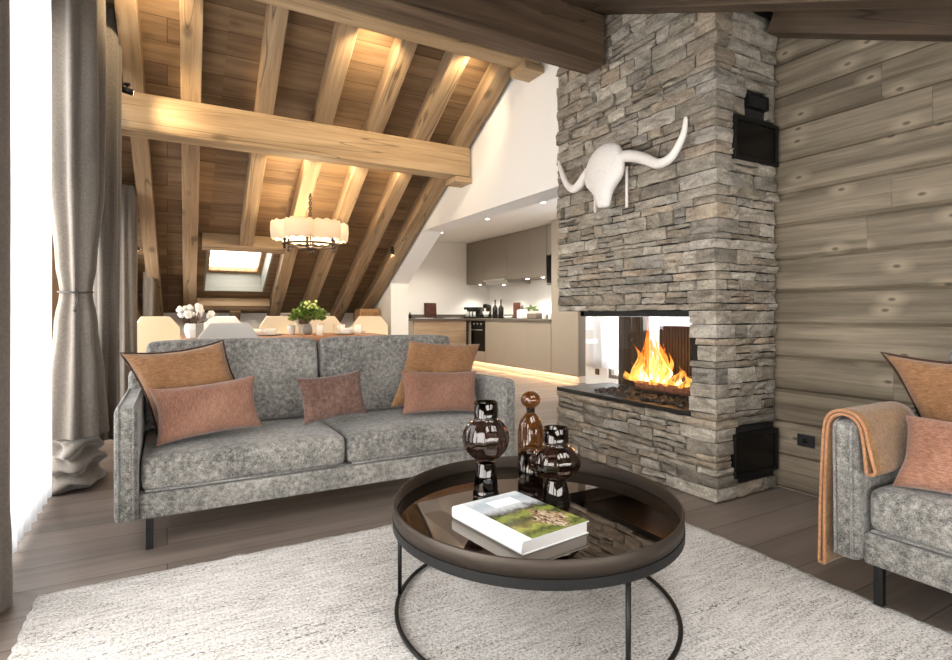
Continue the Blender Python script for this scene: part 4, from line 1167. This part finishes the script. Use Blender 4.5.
# ------------------------------------------------------------------ spotlights on the rafters
def rafter_spot(label, loc, aim, power=14, wide=80):
    t = thing('spotlight', label, 'spotlight', loc, 0, 'rafter spotlights')
    b = MB(); b.tube([(0, 0, .035), (0, 0, 0)], .006, 8); b.tube([(0, 0, .036), (0, 0, .05)], .02, 12); b.build('bracket', M['black_metal'], t)
    d = Vector(aim).normalized()
    b = MB(); b.tube([-d * .03, d * .035], .021, 14); b.build('lamp_head', M['black_metal'], t)
    b = MB(); b.tube([d * .0352, d * .0362], .017, 14); b.build('bulb', M['bulb_warm'], t)
    li = bpy.data.lights.new('spot', 'SPOT'); li.energy = power; li.color = (1, .78, .5); li.spot_size = rad(wide); li.spot_blend = 1; li.shadow_soft_size = .03
    o = bpy.data.objects.new('lamp_light', li); COL.objects.link(o); o.parent = t; o.location = d * .045
    o.rotation_mode = 'QUATERNION'; o.rotation_quaternion = d.to_track_quat('-Z', 'Y')
rafter_spot('small black spotlight on the last rafter beside the kitchen partition', (2.335, 6.17, 1.745), (.35, .75, -.55), 9)
rafter_spot('small black spotlight over the farthest drape by the gable wall', (-.27, 6.35, 1.66), (.5, .3, -.8), 7)
rafter_spot('black spotlight high by the end of the tie beam', (-.235, 4.36, 2.50), (.9, .16, -.10), 26, 125)

# ------------------------------------------------------------------ chandelier
CH = (1.20, 5.38)
ch = thing('chandelier', 'chandelier with a scalloped fabric shade on a dark iron ring over the dining table', 'chandelier', (CH[0], CH[1], 0))
zr = far_p(CH[1])
b = MB(); b.lathe([(.0002, zr - .065), (.03, zr - .062), (.072, zr - .03), (.075, zr - .02), (.06, zr + .03)], 20); b.build('canopy', M['iron'], ch)
b = MB(); zz = zr - .06
k = 0
while zz > 1.90:
    b.tube([(.013 * math.cos(2 * PI * q / 8) * (k % 2), .013 * math.cos(2 * PI * q / 8) * (1 - k % 2), zz - .016 + .019 * math.sin(2 * PI * q / 8)) for q in range(8)], .006, 5, closed=True)
    zz -= .026; k += 1
b.tube([(0, 0, 1.92), (0, 0, 1.64)], .006, 8); b.build('chain', M['iron'], ch)
b = MB(); seg = 120; vs = []; fs = []
lev = [(1.705, .93), (1.717, .98), (1.79, 1.0), (1.865, .99), (1.876, .95)]
for (z, q) in lev:
    for k in range(seg):
        a = 2 * PI * k / seg; r = (.255 + .108 * abs(math.cos(3 * a + .3)) ** .55) * q
        vs.append((r * math.cos(a), r * math.sin(a), z + .008 * math.sin(27 * a) * (z in (1.705, 1.876))))
for j in range(len(lev) - 1):
    for k in range(seg): fs.append((j * seg + k, j * seg + (k + 1) % seg, (j + 1) * seg + (k + 1) % seg, (j + 1) * seg + k))
b.add(vs, fs, 0, True); b.build('lamp_shade', M['shade'], ch, solid=.002, fixn=False)
o = ring_tube(.25, 1.665, .009).build('iron_ring', M['iron'], ch)
for k in range(6):
    a = 2 * PI * k / 6 + .2; b = MB(); c, s = math.cos(a), math.sin(a)
    b.tube([(.02 * c, .02 * s, 1.635), (.12 * c, .12 * s, 1.63), (.25 * c, .25 * s, 1.665)], .006, 6)
    b.tube([(.25 * c, .25 * s, 1.63), (.25 * c, .25 * s, 1.735)], .010, 8); b.ball((.25 * c, .25 * s, 1.625), .016, 8, 6); b.ball((.25 * c, .25 * s, 1.70), .017, 8, 6, sc=(1, 1, .6))
    o = b.build('candle_arm', M['iron'], ch)
    b = MB(); b.ball((.19 * c, .19 * s, 1.79), .018, 8, 6, sc=(1, 1, 1.5)); b.build('bulb', M['bulb_warm'], o)
b = MB(); b.ball((0, 0, 1.63), .032, 10, 8, sc=(1, 1, .8)); b.ball((0, 0, 1.59), .015, 8, 6); b.build('finial', M['iron'], ch)

# ------------------------------------------------------------------ dining area
dt = thing('dining_table', 'long wooden dining table laid with white crockery behind the sofa', 'dining table', (1.03, 5.74, 0))
b = MB(); b.box(-.92, .92, -.42, .42, .755, .79); b.build('tabletop', M['table_wood'], dt, bevel=.004)
b = MB(); b.box(-.82, .82, -.34, .34, .68, .754); b.build('apron', M['table_wood'], dt)
for sx in (-1, 1):
    for sy in (-1, 1):
        b = MB(); b.box(sx * .84 - .035, sx * .84 + .035, sy * .36 - .035, sy * .36 + .035, 0, .754); b.build('leg', M['table_wood'], dt, bevel=.004)
def make_chair(mat):
    t = thing('dining_chair', 'chair', 'chair', (0, 0, 0), 0, 'dining chairs')
    # chair faces -y; back shell with chamfered corners at +y
    b = MB(); b.prism([(-.21, -.20), (.21, -.20), (.22, .16), (.16, .20), (-.16, .20), (-.22, .16)], 'z', .43, .48); b.build('seat', M[mat], t, bevel=.015)
    b = MB(); w = .22
    pl = [(-.20, .50), (.20, .50), (w, .62), (w, .86), (.135, .975), (-.135, .975), (-w, .86), (-w, .62)]
    vs = []
    for dy in (0, .03):
        for (x, z) in pl: vs.append((x, .20 + (z - .5) * .12 - .9 * x * x + dy, z))
    n_ = len(pl); fs = [tuple(range(n_)), tuple(range(2 * n_ - 1, n_ - 1, -1))] + [(i, (i + 1) % n_, n_ + (i + 1) % n_, n_ + i) for i in range(n_)]
    b.add(vs, fs); b.build('backrest', M[mat], t, bevel=.008)
    for sx in (-1, 1):
        for sy in (-1, 1):
            b = MB(); b.tube([(sx * .17, sy * .16, .43), (sx * .20, sy * .19, 0)], [.014, .010], 8); b.build('leg', M['oak'], t)
    return t
chA = make_chair('cream_seat'); chA.location = (-.02, 6.42, 0); chA.rotation_euler = (0, 0, rad(20)); chA['label'] = 'cream dining chair at the gable end of the table, behind the cotton stems'
chB = make_chair('white_seat'); chB.scale = (1, 1, .955); chB.location = (.42, 4.98, 0); chB.rotation_euler = (0, 0, rad(182)); chB['label'] = 'white dining chair whose back shows over the window end of the sofa'
dup(chA, (1.16, 6.52, 0), (0, 0, rad(4)), 'cream dining chair behind the green bouquet')
dup(chA, (1.64, 6.52, 0), (0, 0, rad(-6)), 'cream dining chair at the middle of the far side of the table, beside the bouquet')
dup(chA, (2.16, 6.42, 0), (0, 0, rad(-14)), 'cream dining chair farthest along the table towards the kitchen')
dup(chB, (.55, 6.54, 0), (0, 0, rad(2)), scale=(1, 1, 1), label='pale dining chair below the roof window')

# wooden cabinet by the partition
wc = thing('wooden_cabinet', 'small knotty wooden cabinet beside the white partition', 'cabinet', (2.38, 7.25, 0))
b = MB(); b.box(-.14, .14, -.12, .12, 0, 1.07); b.build('body', M['oak'], wc, bevel=.004)
b = MB(); b.box(-.115, .115, -.132, -.121, .06, 1.03); o = b.build('door', M['oak'], wc, bevel=.003)
b = MB(); b.ball((.09, -.142, .9), .010, 8, 6); b.build('knob', M['iron'], o)

TT = .791
def dish(name, label, cat, x, y, parts, group):
    t = MB()
    for prof, z in parts: t.lathe([(r, h + z) for r, h in prof], 20)
    o = t.build(name, M['porcelain']); o.location = (x, y, TT); tag(o, label, cat, group); return o
PL = [(.0002, 0), (.07, 0), (.125, .014), (.127, .017), (.07, .006), (.0002, .005)]
BW = [(.0002, 0), (.035, 0), (.062, .025), (.072, .058), (.069, .058), (.058, .026), (.0002, .008)]
CP = [(.0002, 0), (.034, 0), (.038, .004), (.040, .095), (.037, .095), (.034, .008), (.0002, .008)]
GL = [(.0002, 0), (.03, 0), (.032, .003), (.035, .11), (.033, .11), (.029, .006), (.0002, .006)]
Gp = 'white crockery on the dining table'
def plate(x, y, l): return dish('dinner_plate', l, 'plate', x, y, [(PL, 0)], Gp)
def bowl(x, y, l, z=.0): o = dish('bowl', l, 'bowl', x, y, [(BW, 0)], Gp); o.location.z = TT + z; return o
def cup(x, y, l): return dish('cup', l, 'cup', x, y, [(CP, 0)], Gp)
plate(.86, 5.60, 'white plate at the window end of the row of crockery'); bowl(.80, 5.90, 'white bowl standing behind the first plate'); bowl(.865, 5.605, 'white bowl on the first plate', .0085)
cup(1.10, 5.78, 'tall white cup near the bouquet vase, on its window side'); cup(1.32, 5.50, 'white cup in front of the bouquet vase')
plate(1.60, 5.56, 'white plate in the middle of the kitchen half of the table'); bowl(1.595, 5.56, 'white bowl on the middle plate', .0085)
cup(1.66, 5.95, 'tall white cup behind the middle plate'); cup(1.80, 5.80, 'tall white cup beside the last plate')
plate(1.84, 6.02, 'white plate at the kitchen end of the table')
bowl(1.845, 6.02, 'white bowl on the plate at the kitchen end', .0085)
def glassware(x, y, l):
    b = MB(); b.lathe(GL, 18); o = b.build('drinking_glass', M['clear_glass']); o.location = (x, y, TT); tag(o, l, 'glass', 'drinking glasses on the dining table')
glassware(1.13, 5.55, 'clear glass standing left of the bouquet vase'); glassware(1.44, 5.95, 'clear glass behind the bouquet vase'); glassware(1.46, 5.40, 'clear glass in front of the middle plate')

rng = random.Random(21)
def leaf_cluster(bm_, c, r, n_, L, mi=0):
    for i in range(n_):
        d = Vector((rng.gauss(0, 1), rng.gauss(0, 1), abs(rng.gauss(0, 1)) * .9 + .05)).normalized()
        p = Vector(c) + d * r * rng.uniform(.35, 1); side = d.cross(Vector((rng.uniform(-1, 1), rng.uniform(-1, 1), .3))).normalized()
        l = L * rng.uniform(.6, 1.2); w = l * .3; up = d.cross(side)
        q = d * l + Vector((0, 0, -.2 * l))
        vs = [p, p + q * .35 + side * w, p + q, p + q * .35 - side * w, p + q * .4 + up * w * .35]
        bm_.add(vs, [(0, 1, 4), (1, 2, 4), (2, 3, 4), (3, 0, 4)], mi, True)
gv = thing('flower_vase', 'small grey vase holding the green bouquet on the dining table', 'vase', (1.25, 5.72, TT))
b = MB(); b.lathe([(.0002, 0), (.035, 0), (.048, .03), (.045, .07), (.032, .10), (.034, .11), (.031, .11), (.028, .098), (.040, .068), (.042, .03), (.0002, .008)], 20); b.build('vase_body', M['grey_ceramic'], gv)
bq = thing('bouquet', 'green leafy bouquet with pale blossoms in a small vase', 'bouquet', (1.25, 5.72, TT))
b = MB()
for i in range(9):
    a = rng.uniform(0, 2 * PI); e = rng.uniform(.05, .12)
    b.tube([(.008 * math.cos(a), .008 * math.sin(a), .02), (.014 * math.cos(a), .014 * math.sin(a), .115), (e * math.cos(a), e * math.sin(a), .2)], .003, 5)
b.build('stems', M['stem'], bq)
b = MB(); leaf_cluster(b, (0, 0, .16), .15, 230, .065); leaf_cluster(b, (.09, 0, .15), .09, 60, .06); leaf_cluster(b, (-.09, 0, .15), .09, 60, .06); leaf_cluster(b, (0, 0, .22), .10, 90, .06); o = b.build('leaves', M['leaf'], bq, fixn=False)
b = MB()
for i in range(34):
    a = rng.uniform(0, 2 * PI); e = rng.uniform(.02, .12); b.ball((e * math.cos(a), e * math.sin(a), .28 + rng.uniform(-.06, .07)), rng.uniform(.010, .018), 7, 5, jit=.2, rng=rng)
b.build('blossoms', M['leaf_light'], bq)
cvx, cvy = .20, 5.41
cv = thing('flower_vase', 'angular white and grey vase of cotton stems at the window end of the table', 'vase', (cvx, cvy, TT))
b = MB(); b.lathe([(.0002, 0), (.055, 0), (.075, .07), (.062, .125), (.058, .125), (.068, .07), (.05, .01), (.0002, .01)], 6, smooth=False); b.build('vase_body', M['porcelain'], cv)
b = MB(); b.prism([(.015, -.078), (.079, -.045), (.079, .02), (.076, .02), (.076, -.042), (.015, -.074)], 'z', .004, .122); b.build('grey_facet', M['grey_ceramic'], cv)
cs = thing('cotton_stems', 'bunch of white cotton bolls on dark twigs in the angular vase', 'dried flowers', (cvx, cvy, TT))
b = MB(); bolls = MB()
for i in range(17):
    a = 2 * PI * i / 17 * 2.4; e = .045 + .11 * ((i * 7) % 17) / 17; zt = .275 - .7 * e * rng.uniform(.5, 1.0) + rng.uniform(-.02, .03)
    p = (e * math.cos(a), e * math.sin(a), zt)
    b.tube([(.012 * math.cos(a), .012 * math.sin(a), .015), (.022 * math.cos(a), .022 * math.sin(a), .125), (e * .75 * math.cos(a), e * .75 * math.sin(a), zt * .72), p], .003, 5)
    bolls = MB()
    for q in range(4): bolls.ball((p[0] + rng.uniform(-.016, .016), p[1] + rng.uniform(-.016, .016), p[2] + rng.uniform(-.012, .02)), rng.uniform(.017, .023), 8, 6)
    bolls.build('cotton_boll', M['cotton'], cs)
b.build('twigs', M['stem'], cs)

# ------------------------------------------------------------------ kitchen
KX = 5.15                                  # front of the base units
CZ = .915
def cabinet(name, label, x0, x1, y0, y1, z0, z1, ndoor, mat, face='-x', handle=True, group=None, inner='taupe_dark'):
    t = thing(name, label, 'cabinet', (0, 0, 0), 0, group)
    b = MB()
    if face == '-x': b.box(x0 + .02, x1, y0 + .001, y1 - .001, z0, z1)
    else: b.box(x0 + .001, x1 - .001, y0 + .02, y1, z0, z1)
    b.build('body', M[inner], t)
    for k in range(ndoor):
        b = MB(); g = .002
        if face == '-x':
            a0 = y0 + (y1 - y0) * k / ndoor; a1 = y0 + (y1 - y0) * (k + 1) / ndoor; b.box(x0, x0 + .0195, a0 + g, a1 - g, z0 + g, z1 - g)
        else:
            a0 = x0 + (x1 - x0) * k / ndoor; a1 = x0 + (x1 - x0) * (k + 1) / ndoor; b.box(a0 + g, a1 - g, y0, y0 + .0195, z0 + g, z1 - g)
        b.build('door', M[mat], t, bevel=.0015)
    return t
KB = 5.85
GB = 'kitchen base units'; GU = 'kitchen wall units'
cabinet('base_cabinet', 'taupe base unit nearest the tall unit', KX, KB, 6.79, 7.43, .10, .875, 1, 'taupe', group=GB)
cabinet('base_cabinet', 'taupe base unit in the middle of the run', KX, KB, 7.43, 8.14, .10, .875, 1, 'taupe', group=GB)
cabinet('base_cabinet', 'taupe base unit beside the oven', KX, KB, 8.14, 8.79, .10, .875, 1, 'taupe', group=GB)
cabinet('base_cabinet', 'narrow corner base unit behind the oven', KX, KB, 9.34, 9.845, .10, .875, 1, 'taupe', group=GB)
ov = thing('oven', 'built-in black oven under the worktop', 'oven', (0, 0, 0))
b = MB(); b.box(KX + .02, KB, 8.792, 9.338, .10, .875); b.build('body', M['taupe_dark'], ov)
b = MB(); b.box(KX - .002, KX + .0195, 8.80, 9.33, .30, .74); o = b.build('oven_door', M['dark_glass'], ov, bevel=.002)
b = MB(); b.tube([(KX - .03, 8.87, .70), (KX - .03, 9.28, .70)], .010, 8); b.tube([(KX - .03, 8.89, .70), (KX - .003, 8.89, .70)], .006, 6); b.tube([(KX - .03, 9.26, .70), (KX - .003, 9.26, .70)], .006, 6); b.build('handle', M['steel'], o)
b = MB(); b.box(KX - .001, KX + .0195, 8.80, 9.33, .745, .87); o = b.build('control_panel', M['black_metal'], ov)
for k in range(3):
    b = MB(); y = 8.93 + .135 * k; b.tube([(KX - .0015, y, .81), (KX - .022, y, .81)], .018, 12); b.build('knob', M['steel'], o)
b = MB(); b.box(KX - .001, KX + .0195, 8.80, 9.33, .105, .295); b.build('drawer', M['taupe'], ov)
pk = cabinet('base_cabinet', 'wood fronted counter unit along the end wall', 3.95, 5.06, 9.36, 9.845, .10, .875, 1, 'panel_wood', face='-y', group=GB)
cabinet('base_cabinet', 'narrow pale end unit of the counter by the partition', 3.66, 3.95, 9.36, 9.845, .10, .875, 1, 'taupe', face='-y', group=GB)
b = MB(); b.box(3.63, KB, 9.34, 9.848, .877, CZ); b.box(KX - .02, KB, 6.785, 9.34, .877, CZ); tag(b.build('worktop', M['counter']), 'grey-brown stone worktop running round the kitchen corner', 'worktop')
b = MB(); b.box(3.63, 5.30, 9.849, 9.858, CZ + .001, CZ + .075); b.box(KB - .0, KB + .008, 6.79, 9.84, CZ + .001, CZ + .075); tag(b.build('backsplash', M['counter']), 'low stone upstand behind the worktop', 'backsplash')
b = MB(); b.box(KX + .03, KB, 6.15, 9.84, .002, .099); b.box(3.68, KX + .02, 9.40, 9.84, .002, .099); tag(b.build('plinth', M['plinth']), 'pale plinth under the kitchen units', 'plinth')
UX = 5.32
cabinet('wall_cabinet', 'taupe wall unit nearest the tall unit', UX, KB, 7.14, 7.62, 1.62, 2.435, 1, 'taupe_dark', group=GU)
cabinet('wall_cabinet', 'taupe wall unit in the middle of the row', UX, KB, 7.62, 8.30, 1.62, 2.435, 1, 'taupe_dark', group=GU)
cabinet('wall_cabinet', 'taupe wall unit above the extractor', UX, KB, 8.30, 9.10, 1.66, 2.435, 1, 'taupe_dark', group=GU)
cabinet('wall_cabinet', 'taupe wall unit in the far kitchen corner', UX, KB, 9.10, 9.84, 1.60, 2.435, 1, 'taupe_dark', group=GU)
hd = thing('extractor_hood', 'brushed steel extractor hood under the wall units', 'extractor hood', (0, 0, 0))
b = MB(); b.box(UX + .01, KB - .01, 8.32, 9.08, 1.555, 1.655); b.build('hood_body', M['steel'], hd, bevel=.004)
b = MB(); b.box(UX - .04, UX + .0, 8.32, 9.08, 1.61, 1.65); b.build('visor', M['steel'], hd)
tu = cabinet('tall_cabinet', 'tall taupe kitchen unit reaching the ceiling beside the fireplace', KX, KB, 6.15, 6.78, .10, 2.435, 1, 'taupe')
mw = thing('microwave', 'black built-in microwave between the wall units and the tall unit', 'microwave', (0, 0, 0))
b = MB(); b.box(UX + .01, KB, 6.79, 7.13, 1.50, 1.94); b.build('body', M['black_matte'], mw)
b = MB(); b.box(UX, UX + .009, 6.795, 7.125, 1.505, 1.935); b.build('door', M['dark_glass'], mw)
wcab = cabinet('wall_cabinet', 'small taupe wall unit framing the microwave', UX, KB, 6.79, 7.13, 1.95, 2.435, 1, 'taupe_dark', group=GU)
b = MB(); b.box(UX + .005, KB, 6.791, 7.129, 1.465, 1.495); b.build('shelf', M['taupe_dark'], wcab)
# lights under the wall units and in the kitchen ceiling
def puck(name, label, cat, x, y, z, e, group, size=rad(120)):
    t = thing(name, label, cat, (x, y, z), 0, group)
    b = MB(); b.lathe([(.0002, -.010), (.035, -.010), (.038, -.001), (.0002, -.001)], 16); b.build('housing', M['steel'], t)
    b = MB(); b.lathe([(.0002, -.0125), (.028, -.0125), (.028, -.0105), (.0002, -.0105)], 16); b.build('bulb', M['led_white'], t)
    li = bpy.data.lights.new('spot', 'SPOT'); li.energy = e; li.color = (1, .92, .80); li.spot_size = size; li.spot_blend = .8; li.shadow_soft_size = .03
    o = bpy.data.objects.new('lamp_light', li); COL.objects.link(o); o.parent = t; o.location = (0, 0, -.02)
for y, l, z in ((7.4, 'under-unit light nearest the tall unit', 1.619), (7.85, 'under-unit light in the middle of the worktop', 1.619), (9.5, 'under-unit light in the far corner', 1.599)):
    puck('cabinet_light', l, 'light', 5.45, y, z, 36, 'lights under the wall units')
puck('cabinet_light', 'under-unit light set in the extractor hood', 'light', 5.50, 8.7, 1.554, 36, 'lights under the wall units')
for x, y, l in ((4.2, 5.7, 'recessed ceiling light nearest the chimney'), (4.2, 7.1, 'recessed ceiling light in the middle of the kitchen ceiling'), (4.2, 8.7, 'recessed ceiling light farthest into the kitchen')):
    puck('ceiling_light', l, 'ceiling light', x, y, 2.439, 130, 'recessed kitchen ceiling lights', rad(140))
# things on the worktop
def W_(o, l, c, g=None): return tag(o, l, c, g)
M['art'] = plain('art', S(78, 42, 32), .5, var=.85, bscale=22)
for x, y, w, h, l, rz in ((4.50, 9.80, .26, .30, 'dark red serving board propped on the end wall', 0), (5.80, 8.70, .24, .30, 'dark red serving board propped behind the worktop, near the wall unit lights', 90)):
    b = MB(); b.box(-w / 2, w / 2, -.012, 0, 0, h); o = b.build('serving_board', M['art'], bevel=.004); o.location = (x, y, CZ + .002); o.rotation_euler = (rad(-6) if rz == 0 else 0, 0, rad(-rz)); W_(o, l, 'serving board', 'boards in the kitchen')
def oval(x, y, a, l):
    b = MB(); b.lathe([(.0002, 0), (a, 0), (a + .005, .008), (.0002, .012)], 24, sx=1.4); o = b.build('serving_plate', M['porcelain']); o.location = (x, y, CZ + .001); W_(o, l, 'plate', 'white plates on the end counter')
oval(4.25, 9.52, .13, 'white oval plate at the open end of the counter'); oval(4.82, 9.50, .13, 'white oval plate nearer the kitchen corner')
b = MB(); b.lathe([(.0002, 0), (.03, 0), (.03, .07), (.012, .09), (.012, .115), (.0002, .115)], 12); o = b.build('spice_jar', M['bottle_dark']); o.location = (4.02, 9.70, CZ + .001); W_(o, 'little dark jar at the open end of the counter', 'jar')
cm = thing('coffee_machine', 'black coffee machine with chrome spouts in the kitchen corner', 'coffee machine', (5.36, 9.60, CZ + .001), rad(-60))
b = MB(); b.box(-.16, .16, -.02, .14, 0, .22); b.box(-.16, .16, -.13, -.02, .17, .22); b.box(-.16, .16, -.13, -.02, 0, .03); b.build('body', M['bottle_dark'], cm, bevel=.008)
for x in (-.09, -.02, .06):
    b = MB(); b.lathe([(.0002, 0), (.024, 0), (.028, .10), (.0002, .10)], 10, c=(x, -.075, .031)); b.build('cup', M['porcelain'], cm)
fz = thing('mixer', 'dark stand mixer with a pale bowl on the worktop by the hood', 'mixer', (5.48, 9.28, CZ + .001), rad(-60))
b = MB(); b.box(-.06, .06, -.12, .10, 0, .03); b.box(-.045, .045, .03, .10, .03, .2); b.tube([(0, .09, .22), (0, -.10, .24)], [.05, .045], 10); b.build('body', M['bottle_dark'], fz, bevel=.006)
b = MB(); b.lathe([(.0002, 0), (.04, 0), (.075, .10), (.07, .10), (.0002, .01)], 14, c=(0, -.045, .032)); b.build('bowl', M['porcelain'], fz)
for y, l in ((8.93, 'tall dark bottle with a long neck, the one nearer the hood'), (8.72, 'tall dark bottle with a long neck, the one nearer the tall unit')):
    b = MB(); b.lathe([(.0002, 0), (.052, 0), (.052, .19), (.03, .235), (.014, .26), (.014, .34), (.017, .345), (.017, .355), (.0002, .355)], 16); o = b.build('wine_bottle', M['bottle_dark']); o.location = (5.45, y, CZ + .001); W_(o, l, 'bottle', 'bottles on the worktop')
b = MB(); b.lathe([(.0002, 0), (.05, 0), (.085, .05), (.08, .05), (.0002, .01)], 16); o = b.build('bowl', M['porcelain']); o.location = (5.42, 8.43, CZ + .001); W_(o, 'white bowl beside the tall bottles', 'bowl')
b = MB(); b.box(-.07, .07, -.08, .08, 0, .16); o = b.build('storage_canister', M['porcelain'], bevel=.02); o.location = (5.40, 7.94, CZ + .001); W_(o, 'square white canister in front of the propped board', 'canister')
hp = thing('herb_pot', 'potted herb with dark leaves beside the canister', 'plant', (5.66, 8.02, CZ + .001))
b = MB(); b.lathe([(.0002, 0), (.045, 0), (.06, .10), (.055, .10), (.0002, .09)], 14); b.build('pot', M['porcelain'], hp)
b = MB(); leaf_cluster(b, (0, 0, .14), .10, 60, .06); b.build('leaves', M['leaf'], hp, fixn=False)
ts = thing('toaster', 'low dark toaster on the worktop by the tall unit', 'toaster', (5.45, 7.64, CZ + .001))
b = MB(); b.box(-.07, .07, -.14, .14, .005, .105); b.build('body', M['taupe_dark'], ts, bevel=.02)
b = MB(); b.box(-.02, .02, -.10, .10, .1055, .108); b.build('slot', M['black_matte'], ts)
for y, l in ((7.24, 'white mug beside the toaster'), (7.08, 'white mug against the tall unit')):
    b = MB(); b.lathe(CP, 14); o = b.build('mug', M['porcelain']); o.location = (5.36, y, CZ + .001); W_(o, l, 'mug', 'mugs on the worktop')

# ------------------------------------------------------------------ daylight and lamps
wd = bpy.data.worlds.new('World'); scn.world = wd; wd.use_nodes = True
wn = wd.node_tree; bg = wn.nodes['Background']; bg.inputs['Color'].default_value = (1.0, .985, .96, 1); bg.inputs['Strength'].default_value = 8.4
def portal(loc, rot, sx, sy):
    li = bpy.data.lights.new('portal', 'AREA'); li.shape = 'RECTANGLE'; li.size = sx; li.size_y = sy; li.cycles.is_portal = True
    o = bpy.data.objects.new('window_portal', li); COL.objects.link(o); o.location = loc; o.rotation_euler = rot
XP = (0, rad(-90), 0)    # faces +x
def facing(o_dir): return Vector(o_dir).to_track_quat('-Z', 'Y').to_euler()
portal((WX - .2, -.4, .6), facing((1, 0, 0)), 1.2, 1.1)
portal((WX - .2, 1.25, .95), facing((1, 0, 0)), 1.7, 1.8)
portal((WX - .2, 3.3, 1.34), facing((1, 0, 0)), 2.0, 2.6)
portal((HX + .2, 4.43, 1.16), facing((-1, 0, 0)), 2.5, 2.1)
portal((1.15, -1.75, .6), facing((0, 1, 0)), 3.3, .8)
for h in NH:
    s = (h[2] + h[3]) / 2; y = -1.7 + s * math.cos(angN); z = near_p(-1.7) + s * math.sin(angN)
    portal(((h[0] + h[1]) / 2, y - .2 * math.sin(angN), z + .2 * math.cos(angN)), facing((0, math.sin(angN), -math.cos(angN))), h[1] - h[0], h[3] - h[2])
def lamp(kind, loc, e, col, size=.05, aim=None, spot=None, sy=None):
    li = bpy.data.lights.new('lamp', kind); li.energy = e; li.color = col
    o = bpy.data.objects.new('lamp', li); COL.objects.link(o); o.location = loc
    if kind == 'AREA':
        li.size = size
        if sy: li.shape = 'RECTANGLE'; li.size = sy; li.size_y = size
    else: li.shadow_soft_size = size
    if aim: o.rotation_euler = facing(aim)
    if spot: li.spot_size = rad(spot); li.spot_blend = .7
    return o
WARM = (1, .77, .48)
# uplights resting on the beams
for x, e in ((1.33, 45), (2.12, 24)): lamp('SPOT', (x, 3.68, 2.96), e, WARM, .03, (0, .85, -.22), 120)
for x, e in ((.95, 38), (1.38, 38), (1.85, 14)): lamp('SPOT', (x, 4.86, 2.36), e, WARM, .03, (0, .85, -.12), 125)
lamp('SPOT', (-.07, 3.68, 2.96), 30, WARM, .03, (0, .85, -.2), 120)
# chandelier, fire, kitchen plinth strip
lamp('POINT', (CH[0], CH[1], 1.80), 26, WARM, .08)
lamp('POINT', (2.80, 2.55, .72), 5, (1, .45, .12), .06)
lamp('AREA', (KX + .02, 7.9, .09), 11, (1, .56, .26), .03, (-.6, 0, -1), None, 3.4)
lamp('SPOT', (2.95, 7.6, 1.6), 6, (1, .8, .55), .03, (.5, .8, -.6), 70)

# ------------------------------------------------------------------ camera
cam = bpy.data.cameras.new('camera'); co = bpy.data.objects.new('camera', cam); COL.objects.link(co); scn.camera = co
cam.sensor_width = 36; cam.lens = 36 * 548 / 952; cam.clip_start = .02
co.location = (0, 0, 1.0); co.rotation_euler = (rad(90), 0, rad(-29.4))
cam.shift_y = -(330 - 314) / 952
scn.view_settings.view_transform = 'Standard'; scn.view_settings.look = 'None'; scn.view_settings.gamma = 1; scn.view_settings.use_curve_mapping = False
scn.view_settings.exposure = .2
scn.cycles.use_denoising = True
scn.cycles.max_bounces = 8; scn.cycles.transparent_max_bounces = 24; scn.cycles.diffuse_bounces = 5; scn.cycles.sample_clamp_indirect = 6
